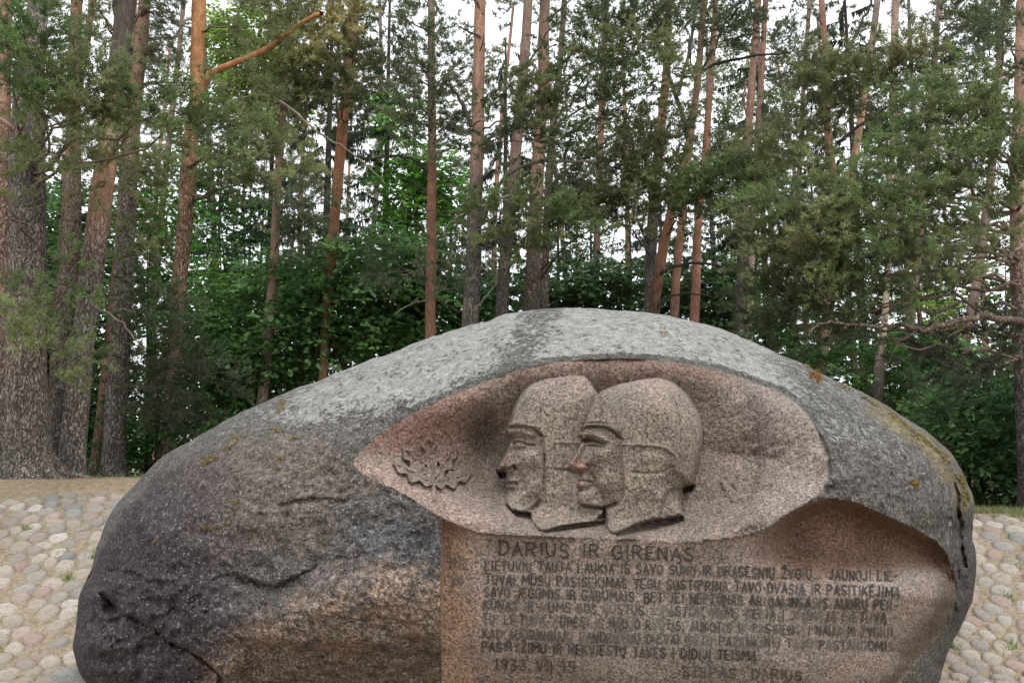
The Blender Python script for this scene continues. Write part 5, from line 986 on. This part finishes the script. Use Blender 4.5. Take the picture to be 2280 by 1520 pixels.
for i, (px, Yd, w) in enumerate(FP):
    v = i % 5
    if v not in fsrc:
        H = 21; z = np.linspace(0, H, 26); P = np.stack([.25 * np.sin(z * .25 + v * 2) + .02 * z * (v - 2), 0 * z, z], 1); V_, F_ = tube(P, np.interp(z, [0, H], [.17, .06]), 8, .2, v)
        cc = np.array([BRN, RED, GREY2, (.2, .16, .14), (.3, .18, .13)][v]) * 1.35 * np.interp(V_[:, 2], [0, 6, 14], [.8, 1, 1.1])[:, None]
        root = empty('distant_pine', (0, 0, 0)); a = Acc(); a.add(V_, F_, cc, 0.4); tr = a.build('trunk', M_BARK, root)
        n = 105; zz = np.random.default_rng(v).uniform(.38, 1.05, n) * H; an = rng.random(n) * 6.28; rad = rng.uniform(.3, 2.2, n) * np.interp(zz / H, [.4, .7, 1], [.8, 1.1, .6]); rad = rad * (.6 + .4 * np.sin(zz * 2.2 + an))
        Pf = np.stack([np.cos(an) * rad, np.sin(an) * rad, zz], 1); Df = np.stack([np.cos(an), np.sin(an), np.full(n, .25)], 1)
        cr = foliage('crown', NEEDF, Pf, Df, rng.uniform(1.3, 2.1, n), np.array(GY) * rng.uniform(.6, 1.2, (n, 1)), (.15, .13, .1), M_NEEDLE, root)
        fsrc[v] = (root, tr, cr); R3 = root
    else:
        R3 = fsrc[v][0].copy(); COL.objects.link(R3)
        for ch in fsrc[v][1:]: c2 = ch.copy(); COL.objects.link(c2); c2.parent = R3
    p = at(px, 900, Yd); R3.location = (p[0], Yd, float(ground_z(p[0], Yd)) - .1); R3.rotation_euler.z = i * 2.4 if v != i else 0
    side = 'left' if px < 760 else ('middle' if px < 1520 else 'right')
    best = min(T.items(), key=lambda kv: abs(np.interp(500, *[q_[::-1] if proj(kv[1]['P'])[1][0] > proj(kv[1]['P'])[1][-1] else q_ for q_ in (proj(kv[1]['P'])[1], proj(kv[1]['P'])[0])]) - px) + .001 * used.get(kv[0], 0))
    used[best[0]] = used.get(best[0], 0) + 1; bx = float(np.interp(500, proj(best[1]['P'])[1][::-1], proj(best[1]['P'])[0][::-1])); sd = 'right' if px > bx else 'left'
    lab = f"slim distant pine glimpsed just {sd} of the {SHORT[best[0]]}"; seen[lab] = seen.get(lab, 0) + 1
    if seen[lab] > 1: lab = f"slim distant pine glimpsed further {sd} of the {SHORT[best[0]]}" if seen[lab] == 2 else f"slimmest distant pine well {sd} of the {SHORT[best[0]]}"
    if px < 0 or px > 2280: lab = 'slim distant pine standing beyond the ' + ('left' if px < 0 else 'right') + ' edge of the picture'
    tag(R3, lab, 'tree', 'distant pines beyond the near trunks' if 0 <= px <= 2280 else 'pines beyond the ' + ('left' if px < 0 else 'right') + ' edge')

# ---- spruces with hanging dark twigs
SPR = [(585, 30, 1.0, 'dark drooping spruce behind the slim pinkish-brown pine'), (715, 27, 1.1, 'dark drooping spruce left of the orange-red pine'), (850, 29, 1.15, 'dark drooping spruce between the orange-red and the straight red-brown pine'),
       (1125, 29, 1.0, 'dark spruce behind the stout knotty pine'), (1320, 27, .55, 'low dark spruce behind the crest of the boulder'), (1410, 30, .6, 'low dark spruce behind the grey pine at centre right'), (1560, 27, .6, 'low dark spruce behind the pair of slim red pines'),
       (1715, 27, .9, 'dark spruce between the twin pines and the thin grey pine'), (470, 34, .8, 'narrow dark spruce between the orange-barked and the pinkish-brown pine'), (640, 36, .75, 'distant black-green spruce right of the pinkish-brown pine'), (1000, 34, .8, 'dark spruce behind the lime-green broadleaf tree'),
       (1245, 35, .8, 'dark spruce behind the slender crooked pine'), (1480, 34, .85, 'dark spruce behind the forked pine leaning right'), (1640, 36, .75, 'distant dark spruce behind the tall twin pines'), (1830, 33, .8, 'dark spruce behind the wavy reddish pine'), (2060, 34, .8, 'distant dark spruce behind the right-hand boughs'),
       (1930, 25, 1.0, 'black-green spruce behind the pale leaning pine')]
ssrc = None
for i, (px, Yd, hs, lab) in enumerate(SPR):
    if ssrc is None:
        root = empty('spruce_tree', (0, 0, 0)); H = 15.; z = np.linspace(0, H, 16); V_, F_ = tube(np.stack([0 * z, 0 * z, z], 1), np.interp(z, [0, H], [.17, .03]), 8); a = Acc(); a.add(V_, F_, DARK, .3); tr = a.build('trunk', M_BARK, root)
        Ps, Ds = [], []
        for k in range(120):
            zz = rng.uniform(1.0, H - .3); L = np.interp(zz, [0, H], [2.7, .3]) * rng.uniform(.7, 1.1); an = rng.random() * 6.28; d = np.array([math.cos(an), math.sin(an), 0])
            for q in np.arange(.3, L, .34): Ps.append(np.array([0, 0, zz]) + d * q + np.array([0, 0, -.22 * q + .05 * q * q]) + rng.normal(0, .08, 3)); Ds.append(d + rng.normal(0, .35, 3) * np.array([1, 1, .3]) + np.array([0, 0, -.15]))
        Ps, Ds = np.array(Ps), np.array(Ds); cr = foliage('crown', SPRU, Ps, Ds, rng.uniform(.85, 1.3, len(Ps)), np.array((.045, .068, .036)) * rng.uniform(.6, 1.6, (len(Ps), 1)), (.05, .04, .03), M_SPRUCE, root, .3)
        ssrc = (root, tr, cr); R3 = root
    else:
        R3 = ssrc[0].copy(); COL.objects.link(R3)
        for ch in ssrc[1:]: c2 = ch.copy(); COL.objects.link(c2); c2.parent = R3
    p = at(px, 900, Yd); R3.location = (p[0], Yd, float(ground_z(p[0], Yd)) - .1); R3.scale = (hs ** .5, hs ** .5, hs); R3.rotation_euler.z = i * 1.9
    tag(R3, lab, 'tree', 'dark spruces among the pines')

# ---- broadleaf trees and hazel shrubs: (name, label, stem px, distance, blobs (cx,cy,rx,ry), colour, density)
def leafy(name, label, cat, px, Yd, blobs, col, dens=1.0, temps=None, group=None, stem_w=.05):
    gp = at(px, 900, Yd); gz = float(ground_z(gp[0], Yd)); root = empty(name, (gp[0], Yd, gz), label, cat, group)
    a = Acc(); Ps, Ds, Cs, Ss = [], [], [], []
    for (cx, cy, rx, ry) in blobs:
        c = at(cx, cy, Yd + random.uniform(-.8, .8)); ax, az = rx / F * Yd, ry / F * Yd; n = int(dens * rx * ry * (Yd / 20.0) ** 1.2 / 52)
        u = rng.normal(size=(n, 3)); u /= np.linalg.norm(u, axis=1)[:, None]; q = rng.random(n) ** .4; P = c + u * q[:, None] * np.array([ax, min(ax, 1.6) * .8, az])
        P = P[P[:, 2] > ground_z(P[:, 0], P[:, 1]) + .05]; n = len(P)
        D = (P - c) * np.array([1, 1, .25]) + rng.normal(0, .4 * ax, (n, 3)) * np.array([1, 1, .25]); Ps.append(P); Ds.append(D); Cs.append(np.array(col) * rng.uniform(.55, 1.5, (n, 1)) * (1 + rng.normal(0, .06, (n, 3)))); Ss.append(rng.uniform(.8, 1.3, n))
        b0 = np.array([gp[0] + random.uniform(-.15, .15), Yd, gz - .05]); mid = (b0 + c) / 2 + np.array([random.uniform(-.3, .3), 0, .3 * az]); Bz = bez(b0, mid, c, 9); V2, F2 = tube(Bz, np.linspace(stem_w, stem_w * .2, 9), 6, .2); a.add(V2, F2, (.075, .065, .05), .3)
    a.build('stems', M_BARK, root)
    P, D, S, C_ = np.vstack(Ps), np.vstack(Ds), np.concatenate(Ss), np.vstack(Cs)
    o = foliage('leaves', temps or (LEAFT if Yd < 19 else LEAFF), P, D, S, np.clip(C_, .005, 1), (.09, .075, .05), M_LEAF, root, .35)
    global tri_count; tri_count += len(o.data.polygons)
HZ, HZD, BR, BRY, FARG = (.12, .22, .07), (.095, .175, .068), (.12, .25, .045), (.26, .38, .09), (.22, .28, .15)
SG = 'dark green hazel shrubs under the pines'
leafy('hazel_shrub', 'dark hazel thicket rising behind the left shoulder of the boulder, around the orange-red pine', 'shrub', 720, 22.7, [(640, 640, 110, 90), (780, 600, 110, 80), (860, 680, 110, 80), (740, 730, 120, 80), (600, 760, 110, 80), (840, 560, 60, 50), (880, 760, 90, 50)], (.14, .26, .09), .75, None, SG)
leafy('hazel_shrub', 'hazel shrub behind the boulder left slope, right of the orange-barked pine', 'shrub', 500, 23.0, [(500, 700, 80, 80), (540, 820, 100, 60), (460, 880, 90, 70), (610, 840, 90, 50), (450, 780, 60, 60)], (.13, .25, .08), .75, None, SG)
leafy('hazel_shrub', 'green leafy shrub at the foot of the orange-barked pine, left of the boulder', 'shrub', 350, 17.8, [(330, 960, 70, 80), (350, 830, 70, 80), (310, 1040, 50, 40), (420, 960, 60, 50), (340, 720, 60, 60)], (.08, .17, .055), .9, None, SG)
leafy('hazel_shrub', 'small shrub in the gap right of the leaning grey pine', 'shrub', 220, 20.5, [(215, 990, 40, 60), (220, 860, 40, 70), (212, 1045, 40, 30)], HZD, .9, None, SG)
leafy('hazel_shrub', 'dim undergrowth filling the gaps between the leftmost trunks', 'shrub', 130, 22, [(30, 900, 70, 120), (120, 900, 50, 120), (115, 1030, 60, 40), (200, 760, 40, 80), (118, 700, 50, 90), (200, 600, 40, 80), (110, 500, 40, 90), (20, 700, 60, 100), (20, 1030, 60, 40), (212, 900, 30, 100), (212, 1020, 30, 60), (190, 480, 30, 80)], HZD, 1.5, None, SG)
leafy('young_tree', 'lime-green sapling glowing between the orange-barked and the pinkish pine', 'tree', 460, 25, [(450, 660, 40, 60), (350, 700, 40, 50), (470, 740, 40, 40), (430, 820, 40, 50), (560, 650, 50, 40)], (.17, .34, .07), .8)
leafy('young_tree', 'bright green young broadleaf tree left of the orange-barked pine', 'tree', 345, 24, [(340, 420, 50, 90), (350, 590, 60, 60), (340, 660, 50, 50), (330, 500, 40, 60)], (.12, .27, .06), .8)
leafy('broadleaf_tree', 'sunny yellow-green broadleaf tree under the orange limb', 'tree', 560, 30, [(540, 110, 80, 90), (590, 190, 80, 70), (560, 60, 70, 50), (600, 260, 70, 50), (500, 200, 40, 60)], BRY, .8)
leafy('broadleaf_tree', 'loose mid-green broadleaf tree with sky gaps between the orange-barked and the pinkish pine', 'tree', 520, 27, [(490, 420, 60, 80), (470, 530, 60, 70), (560, 470, 60, 60), (540, 600, 80, 50), (480, 340, 40, 40)], (.09, .19, .06), .6)
leafy('broadleaf_tree', 'bright lime-green broadleaf tree left of the stout knotty pine', 'tree', 930, 28, [(920, 390, 70, 60), (980, 400, 50, 70), (930, 460, 70, 50), (900, 250, 40, 40), (1000, 470, 40, 40), (910, 520, 60, 40)], (.17, .36, .07), .8)
leafy('hazel_shrub', 'hazel shrub behind the straight red-brown pine', 'shrub', 970, 24, [(930, 640, 60, 60), (990, 690, 60, 45), (900, 700, 60, 50), (900, 580, 60, 50), (1010, 640, 40, 40)], (.06, .13, .04), .9, None, SG)
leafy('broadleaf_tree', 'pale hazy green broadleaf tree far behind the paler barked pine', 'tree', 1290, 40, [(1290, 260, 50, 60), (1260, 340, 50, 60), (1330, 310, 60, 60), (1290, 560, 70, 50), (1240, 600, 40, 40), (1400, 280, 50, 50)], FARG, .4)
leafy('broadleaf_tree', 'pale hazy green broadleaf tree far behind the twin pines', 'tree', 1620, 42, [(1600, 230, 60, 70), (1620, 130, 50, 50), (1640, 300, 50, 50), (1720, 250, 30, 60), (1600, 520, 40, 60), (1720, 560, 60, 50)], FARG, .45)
leafy('hazel_shrub', 'low dark thicket behind the crest of the boulder, centre', 'shrub', 1300, 26.5, [(1220, 650, 70, 50), (1310, 640, 80, 60), (1390, 640, 70, 70), (1130, 640, 60, 50), (1080, 680, 50, 40)], (.09, .16, .065), 1.0, None, SG)
leafy('hazel_shrub', 'low dark thicket behind the crest of the boulder, below the pair of slim red pines', 'shrub', 1570, 26.5, [(1530, 650, 60, 60), (1600, 680, 60, 50), (1660, 700, 70, 40), (1600, 610, 60, 50)], (.10, .18, .07), .95, None, SG)
leafy('hazel_shrub', 'fresh green shrub over the right shoulder of the boulder', 'shrub', 1760, 18, [(1720, 720, 60, 40), (1790, 780, 70, 30), (1850, 800, 70, 36), (1760, 650, 50, 50)], (.08, .17, .05), .8, None, SG)
leafy('hazel_shrub', 'bright green shrub right of the blackened pine foot', 'shrub', 2020, 17, [(1960, 790, 50, 60), (1990, 830, 60, 60), (2060, 880, 70, 70), (1920, 840, 50, 40), (2040, 780, 50, 50), (1990, 920, 50, 30)], (.07, .17, .035), .7, None, SG)
leafy('hazel_shrub', 'large dark green hazel at the right, behind the boulder edge', 'shrub', 2150, 15, [(2140, 900, 90, 70), (2200, 980, 90, 70), (2120, 960, 60, 60), (2220, 860, 80, 70), (2190, 1080, 90, 60), (2260, 1040, 60, 70), (2150, 1020, 50, 50)], HZD, 1.1, None, SG)
leafy('hazel_shrub', 'dark hazel cut by the right edge of the picture', 'shrub', 2290, 14.2, [(2280, 920, 70, 60), (2300, 1040, 60, 60), (2300, 820, 60, 60), (2330, 960, 60, 100)], (.045, .11, .045), 1.0, None, SG)
leafy('broadleaf_tree', 'bright yellow-green sapling behind the long low limb', 'tree', 2080, 22, [(2100, 740, 60, 40), (2060, 680, 50, 40), (2140, 700, 50, 40), (2180, 760, 60, 40)], BRY, .4)
leafy('broadleaf_tree', 'grey-green birch-like tree behind the right-hand boughs', 'tree', 2230, 26, [(2210, 640, 60, 60), (2240, 520, 50, 60), (2130, 560, 60, 50), (2060, 450, 50, 50), (2120, 640, 50, 50)], (.08, .14, .05), .4)
hz = [o for o in bpy.data.objects if o.get('category') == 'shrub' and o.type == 'EMPTY']
for i, (px, Yd) in enumerate([(-180, 18), (-420, 22), (-700, 19), (-1000, 22), (2480, 17), (2750, 21), (3050, 18)]):
    src = hz[(0, 1, 4)[i % 3]]; o = src.copy(); COL.objects.link(o); p = at(px, 900, Yd); o.location = (p[0], Yd, float(ground_z(p[0], Yd)) - .1); o.rotation_euler.z = .4 * i
    tag(o, 'dark hazel shrub beyond the ' + ('left' if px < 0 else 'right') + ' edge of the picture', None, 'hazel shrubs beyond the ' + ('left' if px < 0 else 'right') + ' edge')
    for ch in src.children: c2 = ch.copy(); COL.objects.link(c2); c2.parent = o
# ---- the far wood behind everything: reads as one mass low down
n = 5200; x = rng.uniform(-75, 75, n); y = rng.uniform(48, 75, n); z = np.abs(rng.normal(0, 1, n)) * 3.9 + .2; keep = fbm(x * .16, z * .35, 3, 9) > .33 + .02 * z; x, y, z = x[keep], y[keep], z[keep]
P = np.stack([x, y, ground_z(x, y) + z], 1); o = foliage('far_wood', LEAFF, P, rng.normal(size=(len(P), 3)) * np.array([1, 1, .3]), rng.uniform(2.0, 3.6, len(P)), np.array((.09, .15, .06)) * rng.uniform(.5, 1.5, (len(P), 1)), (.08, .07, .05), M_LEAF, None, .5)
tag(o, 'low far wood closing the view between the trunks', 'wood', None, 'stuff'); tri_count += len(o.data.polygons)
print('foliage tris', tri_count, 'total', sum(len(m.polygons) for m in bpy.data.meshes))
